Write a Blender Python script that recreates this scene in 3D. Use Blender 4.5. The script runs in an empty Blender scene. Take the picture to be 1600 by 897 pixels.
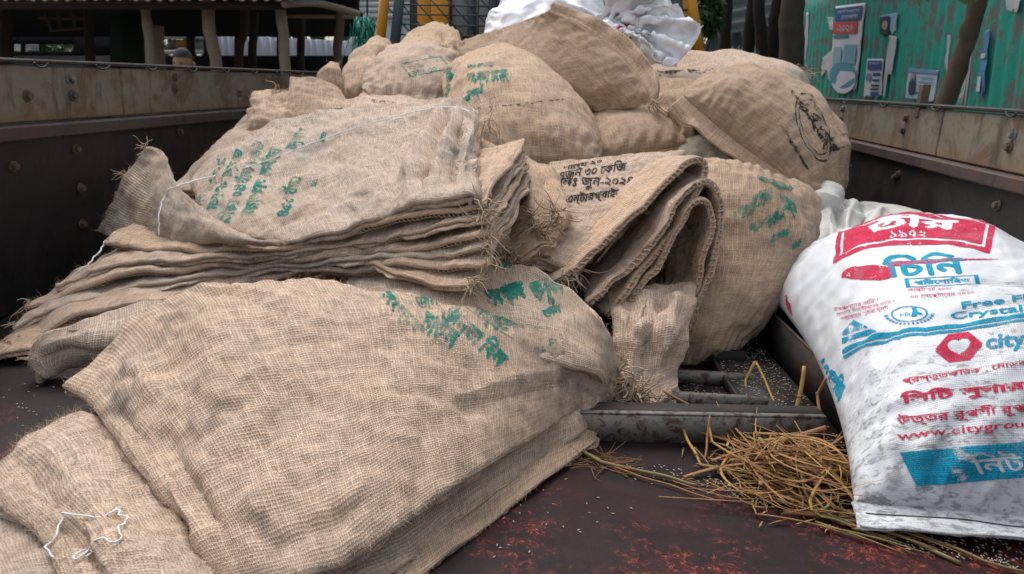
import bpy, math, random
import numpy as np
from mathutils import Matrix, Vector
random.seed(7); rng = np.random.default_rng(7)
sc = bpy.context.scene
COL = sc.collection

# ------------------------------------------------------------------ camera, sky, sun, exposure
FPX, CX, CY = 1155.0, 800.0, 448.5            # focal length and centre of a 1600 x 897 frame
EYE = np.array([0.0, 0.0, 0.54])              # lens above the truck bed; +Y runs to the cab
ROT = np.array([[0.9925131590, -0.0770934387, 0.0947324174],
                [0.1119124917, 0.2633635258, -0.9581833058],
                [0.0489205825, 0.9616112806, 0.2700194837]])
cam = bpy.data.cameras.new('camera'); cam.lens = 36 * FPX / 1600; cam.sensor_width = 36
cam.clip_start = 0.02; cam.clip_end = 400
cam.dof.use_dof = True; cam.dof.focus_distance = 1.25; cam.dof.aperture_fstop = 9.0
co = bpy.data.objects.new('camera', cam); COL.objects.link(co)
m4 = Matrix(ROT.tolist()).to_4x4(); m4.translation = Vector(EYE); co.matrix_world = m4
sc.camera = co

world = bpy.data.worlds.new('World'); sc.world = world; world.use_nodes = True
wn = world.node_tree.nodes; wl = world.node_tree.links; wn.clear()
SUN_EL, SUN_AZ = math.radians(58), math.radians(-35)
sky = wn.new('ShaderNodeTexSky'); sky.sky_type = 'NISHITA'; sky.sun_disc = False
sky.sun_elevation = SUN_EL; sky.sun_rotation = SUN_AZ; sky.dust_density = 4.0; sky.air_density = 1.2
hs = wn.new('ShaderNodeHueSaturation'); hs.inputs['Saturation'].default_value = 0.38
bg = wn.new('ShaderNodeBackground'); bg.inputs[1].default_value = 0.15
wo = wn.new('ShaderNodeOutputWorld')
wl.new(sky.outputs[0], hs.inputs['Color']); wl.new(hs.outputs[0], bg.inputs[0]); wl.new(bg.outputs[0], wo.inputs[0])
sl = bpy.data.lights.new('sun', 'SUN'); sl.energy = 1.0; sl.angle = math.radians(35); sl.color = (1.0, 0.97, 0.93)
so = bpy.data.objects.new('sun', sl); COL.objects.link(so)
sd = Vector((math.sin(SUN_AZ) * math.cos(SUN_EL), math.cos(SUN_AZ) * math.cos(SUN_EL), math.sin(SUN_EL)))
so.rotation_euler = sd.to_track_quat('Z', 'Y').to_euler()
sc.view_settings.view_transform = 'Standard'; sc.view_settings.look = 'None'
sc.cycles.max_bounces = 5; sc.cycles.diffuse_bounces = 2; sc.cycles.use_adaptive_sampling = True; sc.cycles.adaptive_threshold = 0.02; sc.cycles.glossy_bounces = 2; sc.cycles.transparent_max_bounces = 8
sc.view_settings.exposure = 0.50; sc.view_settings.gamma = 1.0

# ------------------------------------------------------------------ measuring helpers
def ray(px, py): return ROT @ np.array([(px - CX) / FPX, -(py - CY) / FPX, -1.0])
def at(px, py, z=None, y=None, x=None):
    v = ray(px, py)
    t = (z - EYE[2]) / v[2] if z is not None else (y / v[1] if y is not None else x / v[0])
    return EYE + v * t
def pix(P):
    c = (np.asarray(P) - EYE) @ ROT
    d = np.maximum(-c[..., 2], 1e-4)
    return np.stack([CX + FPX * c[..., 0] / d, CY - FPX * c[..., 1] / d], -1)
def PT(s):
    a = s.split(',')
    px, py, q = float(a[0]), float(a[1]), a[2]
    if q[0] == 'y': return at(px, py, y=float(q[1:]))
    if q[0] == 'x': return at(px, py, x=float(q[1:]))
    return at(px, py, z=float(q))
def ROW(s): return np.array([PT(t) for t in s.split()])
def NET(s): return np.array([ROW(r) for r in s.split('/')])

def spline(n, t):
    """matrix of natural cubic interpolation through n control values at parameters t in [0, n-1]"""
    if n == 2:
        return np.stack([1 - t, t], 1)
    A = np.eye(n); B = np.zeros((n, n))
    for i in range(1, n - 1):
        A[i, i - 1:i + 2] = (1, 4, 1); B[i, i - 1:i + 2] = (6, -12, 6)
    M = np.linalg.solve(A, B)
    k = np.clip(np.floor(t).astype(int), 0, n - 2); f = t - k; I = np.eye(n)
    a, b = (1 - f)[:, None], f[:, None]
    return a * I[k] + b * I[k + 1] + ((a**3 - a) * M[k] + (b**3 - b) * M[k + 1]) / 6
def waves(seed, n=14):
    r = np.random.default_rng(seed)
    d = r.normal(size=(n, 3)); d /= np.linalg.norm(d, axis=1)[:, None]
    return d * r.uniform(0.5, 1.6, (n, 1)), r.uniform(0, 6.28, n), n
def fnoise(P, scale, seed):
    d, ph, n = waves(seed)
    return np.sin((P @ d.T) * (6.283 / scale) + ph).sum(-1) / math.sqrt(n)

# ------------------------------------------------------------------ object helpers
WL = {}
def thing(name, label, cat, loc, group=None, kind=None):
    o = bpy.data.objects.new(name, None); COL.objects.link(o); o.location = loc
    o.empty_display_size = 0.05
    WL[o.name] = np.array(loc, float); tag(o, label, cat, group, kind); return o
def tag(o, label=None, cat=None, group=None, kind=None):
    if label: o['label'] = label
    if cat: o['category'] = cat
    if group: o['group'] = group
    if kind: o['kind'] = kind
    return o
def mesh(name, V, F, uv=None, smooth=True):
    V = np.asarray(V, np.float32); me = bpy.data.meshes.new(name)
    if isinstance(F, np.ndarray):
        n, k = F.shape
        me.vertices.add(len(V)); me.vertices.foreach_set('co', V.ravel())
        me.loops.add(n * k); me.loops.foreach_set('vertex_index', F.astype(np.int32).ravel())
        me.polygons.add(n); me.polygons.foreach_set('loop_start', np.arange(0, n * k, k, dtype=np.int32))
        me.update(calc_edges=True)
    else:
        me.from_pydata(V.tolist(), [], F); me.update()
    if uv is not None:
        li = np.empty(len(me.loops), np.int32); me.loops.foreach_get('vertex_index', li)
        l = me.uv_layers.new(name='UVMap'); l.data.foreach_set('uv', np.asarray(uv, np.float32)[li].ravel())
    if smooth: me.polygons.foreach_set('use_smooth', np.ones(len(me.polygons), bool))
    me.validate(); return me
def part(name, V, F, mat, parent=None, uv=None, smooth=True, kind=None, label=None):
    base = WL[parent.name] if parent else np.zeros(3)
    me = mesh(name, np.asarray(V, float) - base, F, uv, smooth); me.materials.append(mat)
    o = bpy.data.objects.new(name, me); COL.objects.link(o)
    if parent: o.parent = parent
    WL[o.name] = base
    if kind: o['kind'] = kind
    if label: o['label'] = label
    return o
def gridf(nv, nu, off=0, flip=False):
    i = np.arange(nv * nu).reshape(nv, nu) + off
    f = np.stack([i[:-1, :-1], i[:-1, 1:], i[1:, 1:], i[1:, :-1]], -1).reshape(-1, 4)
    return f[:, ::-1] if flip else f
BOXF = np.array([[0, 3, 2, 1], [4, 5, 6, 7], [0, 1, 5, 4], [1, 2, 6, 5], [2, 3, 7, 6], [3, 0, 4, 7]])
def box(x0, x1, y0, y1, z0, z1):
    return np.array([[x0, y0, z0], [x1, y0, z0], [x1, y1, z0], [x0, y1, z0], [x0, y0, z1], [x1, y0, z1], [x1, y1, z1], [x0, y1, z1]])
def bbox(x0, x1, y0, y1, z0, z1, b=0.004):
    """box with chamfered edges"""
    V = []; F = []
    c = np.array([(x0 + x1) / 2, (y0 + y1) / 2, (z0 + z1) / 2]); h = np.array([x1 - x0, y1 - y0, z1 - z0]) / 2
    idx = {}
    for s in np.ndindex(2, 2, 2):
        sg = np.array(s) * 2 - 1
        for a in range(3):
            q = h - b; q = q.copy(); q[a] = h[a]
            idx[s + (a,)] = len(V); V.append(c + sg * q)
    def ring(a, v):
        o = [k for k in range(3) if k != a]; r = []
        for p, q in ((0, 0), (1, 0), (1, 1), (0, 1)):
            s = [0, 0, 0]; s[a] = v; s[o[0]] = p; s[o[1]] = q; r.append(tuple(s))
        return r
    for a in range(3):
        for v in (0, 1): F.append([idx[s + (a,)] for s in ring(a, v)])
    for a in range(3):
        o = [k for k in range(3) if k != a]
        for p, q in np.ndindex(2, 2):
            s0 = [0, 0, 0]; s0[o[0]] = p; s0[o[1]] = q; s1 = list(s0); s1[a] = 1
            s0, s1 = tuple(s0), tuple(s1)
            F.append([idx[s0 + (o[0],)], idx[s1 + (o[0],)], idx[s1 + (o[1],)], idx[s0 + (o[1],)]])
    for s in np.ndindex(2, 2, 2): F.append([idx[s + (a,)] for a in range(3)])
    V = np.array(V)
    out = []
    for f in F:
        p = V[f]; n = np.cross(p[1] - p[0], p[2] - p[0])
        out.append(f if n @ (p.mean(0) - c) > 0 else f[::-1])
    return V, out
def tubem(pts, r, sides=6, n=None, flat=1.0):
    pts = np.asarray(pts, float)
    if n: pts = spline(len(pts), np.linspace(0, len(pts) - 1, n)) @ pts
    m = len(pts); T = np.gradient(pts, axis=0); T /= np.linalg.norm(T, axis=1)[:, None] + 1e-9
    a = np.array([0.0, 0, 1]) if abs(T[:, 2]).mean() < 0.8 else np.array([1.0, 0.2, 0])
    A = np.cross(T, a); A /= np.linalg.norm(A, axis=1)[:, None] + 1e-9; B = np.cross(T, A)
    rr = np.full(m, r) if np.isscalar(r) else np.interp(np.linspace(0, 1, m), np.linspace(0, 1, len(r)), r)
    th = np.arange(sides) / sides * 2 * math.pi
    V = (pts[:, None] + rr[:, None, None] * (np.cos(th)[None, :, None] * A[:, None] + flat * np.sin(th)[None, :, None] * B[:, None])).reshape(-1, 3)
    i = np.arange(m * sides).reshape(m, sides); j = np.roll(i, -1, 1)
    F = np.stack([i[:-1], i[1:], j[1:], j[:-1]], -1).reshape(-1, 4).tolist()
    F.append(i[0].tolist()); F.append(i[-1][::-1].tolist())
    return V, F
class MB:
    """collects pieces that make up one part"""
    def __init__(s): s.V = []; s.F = []; s.U = []; s.n = 0
    def add(s, V, F, uv=None):
        V = np.asarray(V, float)
        s.V.append(V); s.F += (np.asarray(F) + s.n).tolist() if isinstance(F, np.ndarray) else [[i + s.n for i in f] for f in F]
        s.U.append(np.zeros((len(V), 2)) if uv is None else uv); s.n += len(V)
    def get(s): return np.vstack(s.V), s.F, np.vstack(s.U)

# ------------------------------------------------------------------ materials
def newmat(name):
    m = bpy.data.materials.new(name); m.use_nodes = True
    nt = m.node_tree; nt.nodes.clear()
    o = nt.nodes.new('ShaderNodeOutputMaterial'); p = nt.nodes.new('ShaderNodeBsdfPrincipled')
    nt.links.new(p.outputs[0], o.inputs[0]); return m, nt, p
class NB:
    def __init__(s, nt): s.nt = nt
    def n(s, t, **k):
        x = s.nt.nodes.new(t)
        for a, b in k.items(): setattr(x, a, b)
        return x
    def l(s, a, b): s.nt.links.new(a, b)
    def put(s, v, sock):
        if isinstance(v, (int, float)): sock.default_value = v
        elif isinstance(v, tuple): sock.default_value = v if len(v) == len(sock.default_value) else v + (1,)
        else: s.l(v, sock)
    def math(s, op, a, b=0.0, c=0.0):
        x = s.n('ShaderNodeMath', operation=op); s.put(a, x.inputs[0]); s.put(b, x.inputs[1]); s.put(c, x.inputs[2]); return x.outputs[0]
    def noise(s, vec, scale, detail=4, rough=0.55, dist=0.0):
        x = s.n('ShaderNodeTexNoise'); s.l(vec, x.inputs['Vector']); x.inputs['Scale'].default_value = scale
        x.inputs['Detail'].default_value = detail; x.inputs['Roughness'].default_value = rough; x.inputs['Distortion'].default_value = dist
        return x.outputs['Fac']
    def mapping(s, vec, scale=(1, 1, 1), loc=(0, 0, 0)):
        x = s.n('ShaderNodeMapping'); s.l(vec, x.inputs['Vector']); x.inputs['Scale'].default_value = scale; x.inputs['Location'].default_value = loc
        return x.outputs[0]
    def ramp(s, f, a, b, lo=0.0, hi=1.0):
        x = s.n('ShaderNodeMapRange', interpolation_type='SMOOTHSTEP'); s.put(f, x.inputs[0])
        for i, v in enumerate((a, b, lo, hi)): x.inputs[i + 1].default_value = v
        return x.outputs[0]
    def mix(s, f, a, b, mode='MIX'):
        x = s.n('ShaderNodeMix', data_type='RGBA', blend_type=mode); s.put(f, x.inputs[0]); s.put(a, x.inputs[6]); s.put(b, x.inputs[7]); return x.outputs[2]
    def bump(s, h, strength=0.5, dist=0.01, normal=None):
        x = s.n('ShaderNodeBump'); s.l(h, x.inputs['Height']); x.inputs['Strength'].default_value = strength; x.inputs['Distance'].default_value = dist
        if normal is not None: s.l(normal, x.inputs['Normal'])
        return x.outputs[0]
    def geo(s): return s.n('ShaderNodeNewGeometry').outputs['Position']
    def uv(s): return s.n('ShaderNodeTexCoord').outputs['UV']

def weave_nodes(b, pitch_u, pitch_v, wob=0.00045):
    """plain weave in metres of UV: returns height, hole mask, yarn variation"""
    uv = b.uv()
    nz = b.n('ShaderNodeTexNoise'); b.l(uv, nz.inputs['Vector']); nz.inputs['Scale'].default_value = 28; nz.inputs['Detail'].default_value = 1
    off = b.n('ShaderNodeVectorMath', operation='SUBTRACT'); b.l(nz.outputs['Color'], off.inputs[0]); off.inputs[1].default_value = (.5, .5, .5)
    sc_ = b.n('ShaderNodeVectorMath', operation='SCALE'); b.l(off.outputs[0], sc_.inputs[0]); sc_.inputs['Scale'].default_value = wob * 8
    ad = b.n('ShaderNodeVectorMath', operation='ADD'); b.l(uv, ad.inputs[0]); b.l(sc_.outputs[0], ad.inputs[1])
    lw = b.n('ShaderNodeTexNoise'); b.l(uv, lw.inputs['Vector']); lw.inputs['Scale'].default_value = 5; lw.inputs['Detail'].default_value = 0
    l2 = b.n('ShaderNodeVectorMath', operation='MULTIPLY_ADD'); b.l(lw.outputs['Color'], l2.inputs[0]); k_ = 0.03 if pitch_u > 0.0033 else 0.004; l2.inputs[1].default_value = (k_, k_, 0); b.l(ad.outputs[0], l2.inputs[2])
    sp = b.n('ShaderNodeSeparateXYZ'); b.l(l2.outputs[0], sp.inputs[0])
    u = b.math('MULTIPLY', sp.outputs[0], 1 / pitch_u); v = b.math('MULTIPLY', sp.outputs[1], 1 / pitch_v)
    su = b.math('SINE', b.math('MULTIPLY', u, math.pi)); sv = b.math('SINE', b.math('MULTIPLY', v, math.pi))
    p = b.math('MULTIPLY', su, sv)
    au = b.math('POWER', b.math('ABSOLUTE', su), 0.6); av = b.math('POWER', b.math('ABSOLUTE', sv), 0.6)
    wu = b.math('MULTIPLY', au, b.math('MULTIPLY_ADD', p, 0.38, 0.62)); wv = b.math('MULTIPLY', av, b.math('MULTIPLY_ADD', p, -0.38, 0.62))
    h = b.math('MAXIMUM', wu, wv)
    cu = b.n('ShaderNodeCombineXYZ'); b.l(b.math('FLOOR', u), cu.inputs[0]); b.l(b.math('MULTIPLY', v, 0.07), cu.inputs[1])
    cv_ = b.n('ShaderNodeCombineXYZ'); b.l(b.math('FLOOR', v), cv_.inputs[0]); b.l(b.math('MULTIPLY', u, 0.07), cv_.inputs[1]); cv_.inputs[2].default_value = 31.0
    fl = b.noise(cu.outputs[0], 1.37, 1, 0.6); fv = b.noise(cv_.outputs[0], 1.37, 1, 0.6)
    isu = b.math('GREATER_THAN', wu, wv)
    yv = b.n('ShaderNodeMix'); b.l(isu, yv.inputs[0]); b.l(fv, yv.inputs[2]); b.l(fl, yv.inputs[3])
    yo = b.ramp(yv.outputs[0], 0.28, 0.72)
    b.raw = h
    return b.math('MULTIPLY_ADD', yo, 0.22, h), yo, uv

def jute(name, col, seed=0, grey=0.25, dark=0.5, pitch=0.0040, stain=(0.15, 0.12, 0.095), strength=0.65, warm=(0.56, 0.40, 0.26)):
    m, nt, p = newmat(name); b = NB(nt)
    h, yv, uv = weave_nodes(b, pitch, pitch * 0.9)
    pos = b.mapping(b.geo(), loc=(seed * 3.1, seed * 1.7, seed))
    fib = b.noise(b.mapping(uv, (900, 240, 1)), 1.0, 2)
    big = b.noise(pos, 4.5, 3, 0.6); mid = b.noise(pos, 17, 3, 0.65); wn_ = b.noise(b.mapping(pos, loc=(9, 4, 2)), 6.0, 2)
    c = (col[0] * 1.10, col[1] * 1.12, col[2] * 1.18)
    lt = tuple(min(1, x * 1.22) for x in c); dk = tuple(x * 0.76 for x in c)
    a = b.mix(yv, dk, lt)
    a = b.mix(b.ramp(wn_, 0.45, 0.72, 0, 0.35), a, warm)
    a = b.mix(b.ramp(fib, 0.3, 0.8, 0, 0.35), a, lt)
    a = b.mix(b.math('MULTIPLY', b.ramp(big, 0.52, 0.72, 0, 1), grey), a, (0.42, 0.375, 0.325))
    a = b.mix(b.math('MULTIPLY', b.ramp(b.math('MULTIPLY_ADD', mid, 0.35, b.math('MULTIPLY', big, 0.65)), 0.53, 0.68), dark), a, stain)
    hole = b.ramp(h, 0.30, 0.70, 0.0, 1.0)
    a = b.mix(hole, b.mix(0.82, a, (0.10, 0.066, 0.045)), a)
    b.l(a, p.inputs['Base Color']); p.inputs['Roughness'].default_value = 0.93; p.inputs['Specular IOR Level'].default_value = 0.12
    p.inputs['Sheen Weight'].default_value = 0.12; p.inputs['Sheen Roughness'].default_value = 0.6
    b.l(b.bump(b.raw, strength, 0.0024), p.inputs['Normal']); return m

def woven_plastic(name, col=(0.70, 0.72, 0.75), dirt=0.62, pitch=0.0030):
    m, nt, p = newmat(name); b = NB(nt)
    h, yv, uv = weave_nodes(b, pitch, pitch, 0.0002)
    pos = b.geo()
    big = b.noise(pos, 7, 5, 0.65); sp = b.noise(b.mapping(pos, (60, 140, 90)), 1.0, 5, 0.7)
    sx = b.n('ShaderNodeSeparateXYZ'); b.l(pos, sx.inputs[0])
    near = b.ramp(sx.outputs[1], 1.45, 0.90, 0, 1)                 # dirt rubbed on at the foot of the bag
    d = b.math('MULTIPLY', b.ramp(b.math('MULTIPLY_ADD', near, 0.13, sp), 0.60, 0.74), b.ramp(b.math('MULTIPLY_ADD', near, 0.20, big), 0.54, 0.70))
    a = b.mix(yv, tuple(x * 0.95 for x in col), col)
    a = b.mix(b.math('MULTIPLY', d, dirt), a, (0.12, 0.11, 0.10))
    a = b.mix(b.math('MULTIPLY', b.ramp(big, 0.45, 0.7), 0.16), a, (0.50, 0.50, 0.44))
    b.l(a, p.inputs['Base Color']); p.inputs['Roughness'].default_value = 0.42; p.inputs['Specular IOR Level'].default_value = 0.35
    b.l(b.bump(b.raw, 0.5, 0.0010), p.inputs['Normal']); return m

def plain(name, col, rough=0.8, metal=0.0, var=0.25, scale=8, spec=0.4):
    m, nt, p = newmat(name); b = NB(nt); pos = b.geo()
    n = b.noise(pos, scale, 5, 0.65)
    a = b.mix(n, tuple(x * (1 - var) for x in col), tuple(min(1, x * (1 + var)) for x in col))
    b.l(a, p.inputs['Base Color']); p.inputs['Roughness'].default_value = rough; p.inputs['Metallic'].default_value = metal
    p.inputs['Specular IOR Level'].default_value = spec
    b.l(b.bump(b.noise(pos, scale * 6, 4), 0.2, 0.004), p.inputs['Normal']); return m

def ink(name, col, wear=0.5, pitch=0.0040, lo=0.42, hi=0.62):
    """pigment lying on the raised yarns"""
    m, nt, p = newmat(name); b = NB(nt)
    h, yv, uv = weave_nodes(b, pitch, pitch * 0.9)
    nz = b.noise(b.mapping(b.geo(), (1, 1, 1)), 55, 3, 0.7)
    big = b.noise(b.geo(), 14, 3, 0.6)
    f = b.math('MULTIPLY', b.ramp(h, 0.28, 0.60, 0.35, 1), b.ramp(b.math('MULTIPLY_ADD', big, 0.55, b.math('MULTIPLY', nz, 0.5)), lo, hi, 1, 1 - wear))
    a = b.mix(yv, tuple(x * 0.75 for x in col), tuple(min(1, x * 1.3) for x in col))
    b.l(a, p.inputs['Base Color']); p.inputs['Roughness'].default_value = 0.85; p.inputs['Specular IOR Level'].default_value = 0.15
    b.l(f, p.inputs['Alpha']); b.l(b.bump(b.raw, 0.5, 0.002), p.inputs['Normal']); return m

def rusty(name, base, rust=(0.16, 0.075, 0.03), amt=0.5, rough=0.6, streak=True, scale=6, dark=(0.02, 0.017, 0.017), edge=None):
    m, nt, p = newmat(name); b = NB(nt); pos = b.geo()
    n1 = b.noise(pos, scale, 6, 0.7, 0.6)
    n2 = b.noise(b.mapping(pos, (9, 9, 1.6)), 2.2, 5, 0.7)
    n3 = b.noise(pos, 60, 4, 0.7)
    a = b.mix(n3, tuple(x * 0.75 for x in base), tuple(min(1, x * 1.2) for x in base))
    a = b.mix(b.math('MULTIPLY', b.ramp(n1, 0.46, 0.62), amt), a, rust)
    if streak: a = b.mix(b.math('MULTIPLY', b.ramp(n2, 0.52, 0.70), 0.8), a, dark)
    if edge:
        sx = b.n('ShaderNodeSeparateXYZ'); b.l(pos, sx.inputs[0])
        e = b.ramp(b.math('MULTIPLY_ADD', n2, 0.06, sx.outputs[2]), edge[0], edge[1], 1, 0)
        a = b.mix(b.math('MULTIPLY', e, 0.75), a, edge[2])
    b.l(a, p.inputs['Base Color']); b.l(b.ramp(n1, 0.3, 0.7, rough - 0.12, rough + 0.2), p.inputs['Roughness']); p.inputs['Specular IOR Level'].default_value = 0.4
    b.l(b.bump(b.math('ADD', n3, b.math('MULTIPLY', n1, 1.5)), 0.35, 0.004), p.inputs['Normal']); return m

def floor_mat():
    m, nt, p = newmat('worn_bed_paint'); b = NB(nt); pos = b.geo()
    n1 = b.noise(pos, 3.2, 6, 0.65, 0.4); n2 = b.noise(pos, 34, 5, 0.7); grime = b.noise(b.mapping(pos, (1, 1, 1), (5, 2, 0)), 9, 6, 0.7)
    a = b.mix(n2, (0.009, 0.0055, 0.006), (0.025, 0.014, 0.015))
    a = b.mix(b.ramp(n1, 0.45, 0.7, 0, 0.6), a, (0.055, 0.012, 0.014))
    a = b.mix(b.ramp(grime, 0.55, 0.75, 0, 0.6), a, (0.022, 0.021, 0.022))
    # scuffs that bare the orange-red undercoat: short curled hairlines in patches
    wv = b.n('ShaderNodeTexNoise'); b.l(pos, wv.inputs['Vector']); wv.inputs['Scale'].default_value = 26; wv.inputs['Detail'].default_value = 3
    vm = b.n('ShaderNodeVectorMath', operation='MULTIPLY_ADD'); b.l(wv.outputs['Color'], vm.inputs[0]); vm.inputs[1].default_value = (0.05, 0.05, 0); b.l(pos, vm.inputs[2])
    hair = None
    for sx, sy, th in ((26, 75, 0.0), (62, 34, 3.0), (40, 110, 7.0)):
        q = b.noise(b.mapping(vm.outputs[0], (sx, sy, 1), (th, th, 0)), 1.0, 2, 0.5)
        r = b.ramp(b.math('ABSOLUTE', b.math('SUBTRACT', q, 0.5)), 0.0, 0.014, 1, 0)
        hair = r if hair is None else b.math('MAXIMUM', hair, r)
    patch = b.ramp(b.noise(b.mapping(pos, loc=(1.35, 0.2, 0)), 6.0, 5, 0.8), 0.46, 0.64)
    sp = b.n('ShaderNodeSeparateXYZ'); b.l(pos, sp.inputs[0])
    zone = b.ramp(sp.outputs[1], 1.02, 0.84)                        # worn where loads are dragged off the tail
    br = b.ramp(b.noise(pos, 70, 2), 0.38, 0.55)
    f = b.math('MULTIPLY', b.math('MULTIPLY', hair, patch), b.math('MULTIPLY', zone, br))
    a = b.mix(f, a, (0.55, 0.10, 0.05))
    a = b.mix(b.math('MULTIPLY', b.math('MULTIPLY', patch, zone), 0.30), a, (0.070, 0.012, 0.014))
    b.l(a, p.inputs['Base Color']); b.l(b.ramp(grime, 0.3, 0.7, 0.48, 0.72), p.inputs['Roughness']); p.inputs['Specular IOR Level'].default_value = 0.18
    b.l(b.bump(b.math('ADD', n2, grime), 0.3, 0.003), p.inputs['Normal']); return m

M = {}
M['jute'] = jute('jute_tan', (0.52, 0.372, 0.260), 0, dark=0.9, grey=0.3)
M['jute_pale'] = jute('jute_pale', (0.54, 0.398, 0.288), 2, dark=0.4, grey=0.4)
M['jute_grey'] = jute('jute_greyish', (0.51, 0.392, 0.296), 5, dark=0.25, grey=0.55)
M['jute_gold'] = jute('jute_golden', (0.54, 0.374, 0.246), 8, dark=0.25, grey=0.2, warm=(0.58, 0.38, 0.22))
M['jute_brown'] = jute('jute_brown', (0.42, 0.290, 0.186), 11, dark=0.45, grey=0.15, pitch=0.0036)
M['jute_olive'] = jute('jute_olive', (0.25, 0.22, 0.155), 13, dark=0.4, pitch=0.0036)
M['fibre'] = plain('jute_fibre', (0.50, 0.39, 0.28), 0.9, var=0.2, spec=0.1)
M['yarn'] = plain('jute_yarn', (0.46, 0.35, 0.24), 0.95, var=0.3, scale=60, spec=0.1)
M['white_thread'] = plain('white_thread', (0.85, 0.85, 0.84), 0.7, var=0.05)
M['plastic'] = woven_plastic('woven_white_plastic')
M['plastic_soft'] = woven_plastic('crumpled_white_plastic', (0.80, 0.80, 0.84), dirt=0.15)
M['plastic_old'] = woven_plastic('dusty_white_plastic', (0.62, 0.62, 0.58), dirt=0.35)
M['ink_green'] = ink('green_stencil_ink', (0.012, 0.215, 0.165), 0.75)
M['ink_black'] = ink('black_stencil_ink', (0.03, 0.03, 0.035), 0.6, lo=0.5, hi=0.7)
M['ink_red'] = ink('red_bag_ink', (0.56, 0.035, 0.085), 0.35, pitch=0.003, lo=0.5, hi=0.7)
M['ink_blue'] = ink('blue_bag_ink', (0.012, 0.30, 0.47), 0.35, pitch=0.003, lo=0.5, hi=0.7)
M['ink_white'] = ink('white_bag_ink', (0.80, 0.81, 0.82), 0.2, pitch=0.003, lo=0.6, hi=0.8)
M['floor'] = floor_mat()
M['lower_plate'] = rusty('dark_side_plate', (0.013, 0.011, 0.011), (0.032, 0.015, 0.011), 0.5, 0.6, dark=(0.012, 0.011, 0.011))
M['board'] = rusty('weathered_side_board', (0.185, 0.155, 0.120), (0.105, 0.062, 0.034), 0.75, 0.75, dark=(0.060, 0.050, 0.042), edge=(0.405, 0.465, (0.22, 0.115, 0.04)), scale=9)
M['rail'] = rusty('side_rail', (0.055, 0.040, 0.036), (0.10, 0.05, 0.03), 0.5, 0.6)
M['steel'] = rusty('greasy_steel', (0.026, 0.023, 0.022), (0.07, 0.035, 0.02), 0.5, 0.68, dark=(0.012, 0.012, 0.012))
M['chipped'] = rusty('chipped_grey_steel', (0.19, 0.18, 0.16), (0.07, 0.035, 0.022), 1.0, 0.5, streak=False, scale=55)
M['bolt'] = rusty('rusty_bolt', (0.10, 0.075, 0.06), (0.13, 0.06, 0.03), 0.6, 0.7, scale=60)
M['straw_y'] = plain('straw_yellow', (0.40, 0.235, 0.06), 0.55, var=0.35, scale=30)
M['straw_b'] = plain('straw_brown', (0.27, 0.13, 0.045), 0.6, var=0.4, scale=30)
M['straw_g'] = plain('straw_dull', (0.22, 0.165, 0.07), 0.6, var=0.3, scale=30)
M['rice'] = plain('rice_grain', (0.50, 0.48, 0.40), 0.5, var=0.15, scale=200)
M['yellow'] = plain('yellow_paint', (0.62, 0.26, 0.012), 0.45, var=0.2, scale=5)
M['slate'] = plain('slate_paint', (0.055, 0.085, 0.10), 0.5, var=0.2)
M['bar'] = plain('dark_bar', (0.035, 0.045, 0.05), 0.5)
M['darkroom'] = plain('shade_dark_wood', (0.012, 0.012, 0.012), 0.9, var=0.4)  # shed boards coloured near black to put the interior shade into them

# ------------------------------------------------------------------ cloth helpers
class Surf:
    """an evaluated cloth surface: grid of points, normals and arc-length coordinates in metres"""
    def __init__(s, P):
        s.P = P; s.nv, s.nu = P.shape[:2]; s.refresh()
        s.U = np.concatenate([[0], np.cumsum(np.linalg.norm(np.diff(P, axis=1), axis=2).mean(0))])
        s.W = np.concatenate([[0], np.cumsum(np.linalg.norm(np.diff(P, axis=0), axis=2).mean(1))])
    def refresh(s):
        du = np.gradient(s.P, axis=1); dv = np.gradient(s.P, axis=0)
        n = np.cross(du, dv); n /= np.linalg.norm(n, axis=2)[..., None] + 1e-12
        c = EYE - s.P
        if (n * c).sum(-1).mean() < 0: n = -n
        s.N = n
    def find(s, px, py):
        key = float(s.P.sum())
        if getattr(s, 'key', None) != key: s.key = key; s.q = pix(s.P); s.bk = 1e6 * ((s.N * (EYE - s.P)).sum(-1) < 0)
        q = s.q; d = (q[..., 0] - px)**2 + (q[..., 1] - py)**2 + s.bk
        k = np.unravel_index(np.argmin(d), d.shape); s.miss = d[k]
        # refine with a local linear step so prints keep their outline
        i, j = min(max(k[0], 1), s.nv - 2), min(max(k[1], 1), s.nu - 2)
        J = np.stack([(q[i, j + 1] - q[i, j - 1]) / 2, (q[i + 1, j] - q[i - 1, j]) / 2], 1)
        try: st = np.linalg.solve(J, np.array([px, py]) - q[i, j])
        except np.linalg.LinAlgError: st = np.zeros(2)
        st = np.clip(st, -8, 8)
        return np.array([np.interp(j + st[0], np.arange(s.nu), s.U), np.interp(i + st[1], np.arange(s.nv), s.W)])
    def sample(s, uw, lift=0.0):
        ju = np.interp(uw[:, 0], s.U, np.arange(s.nu)); iv = np.interp(uw[:, 1], s.W, np.arange(s.nv))
        j = np.clip(ju.astype(int), 0, s.nu - 2); i = np.clip(iv.astype(int), 0, s.nv - 2)
        a = (ju - j)[:, None]; b = (iv - i)[:, None]
        f = lambda G: (1 - a) * (1 - b) * G[i, j] + a * (1 - b) * G[i, j + 1] + (1 - a) * b * G[i + 1, j] + a * b * G[i + 1, j + 1]
        return f(s.P) + lift * f(s.N)
    def uvgrid(s): return np.stack(np.meshgrid(s.U, s.W), -1)

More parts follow.
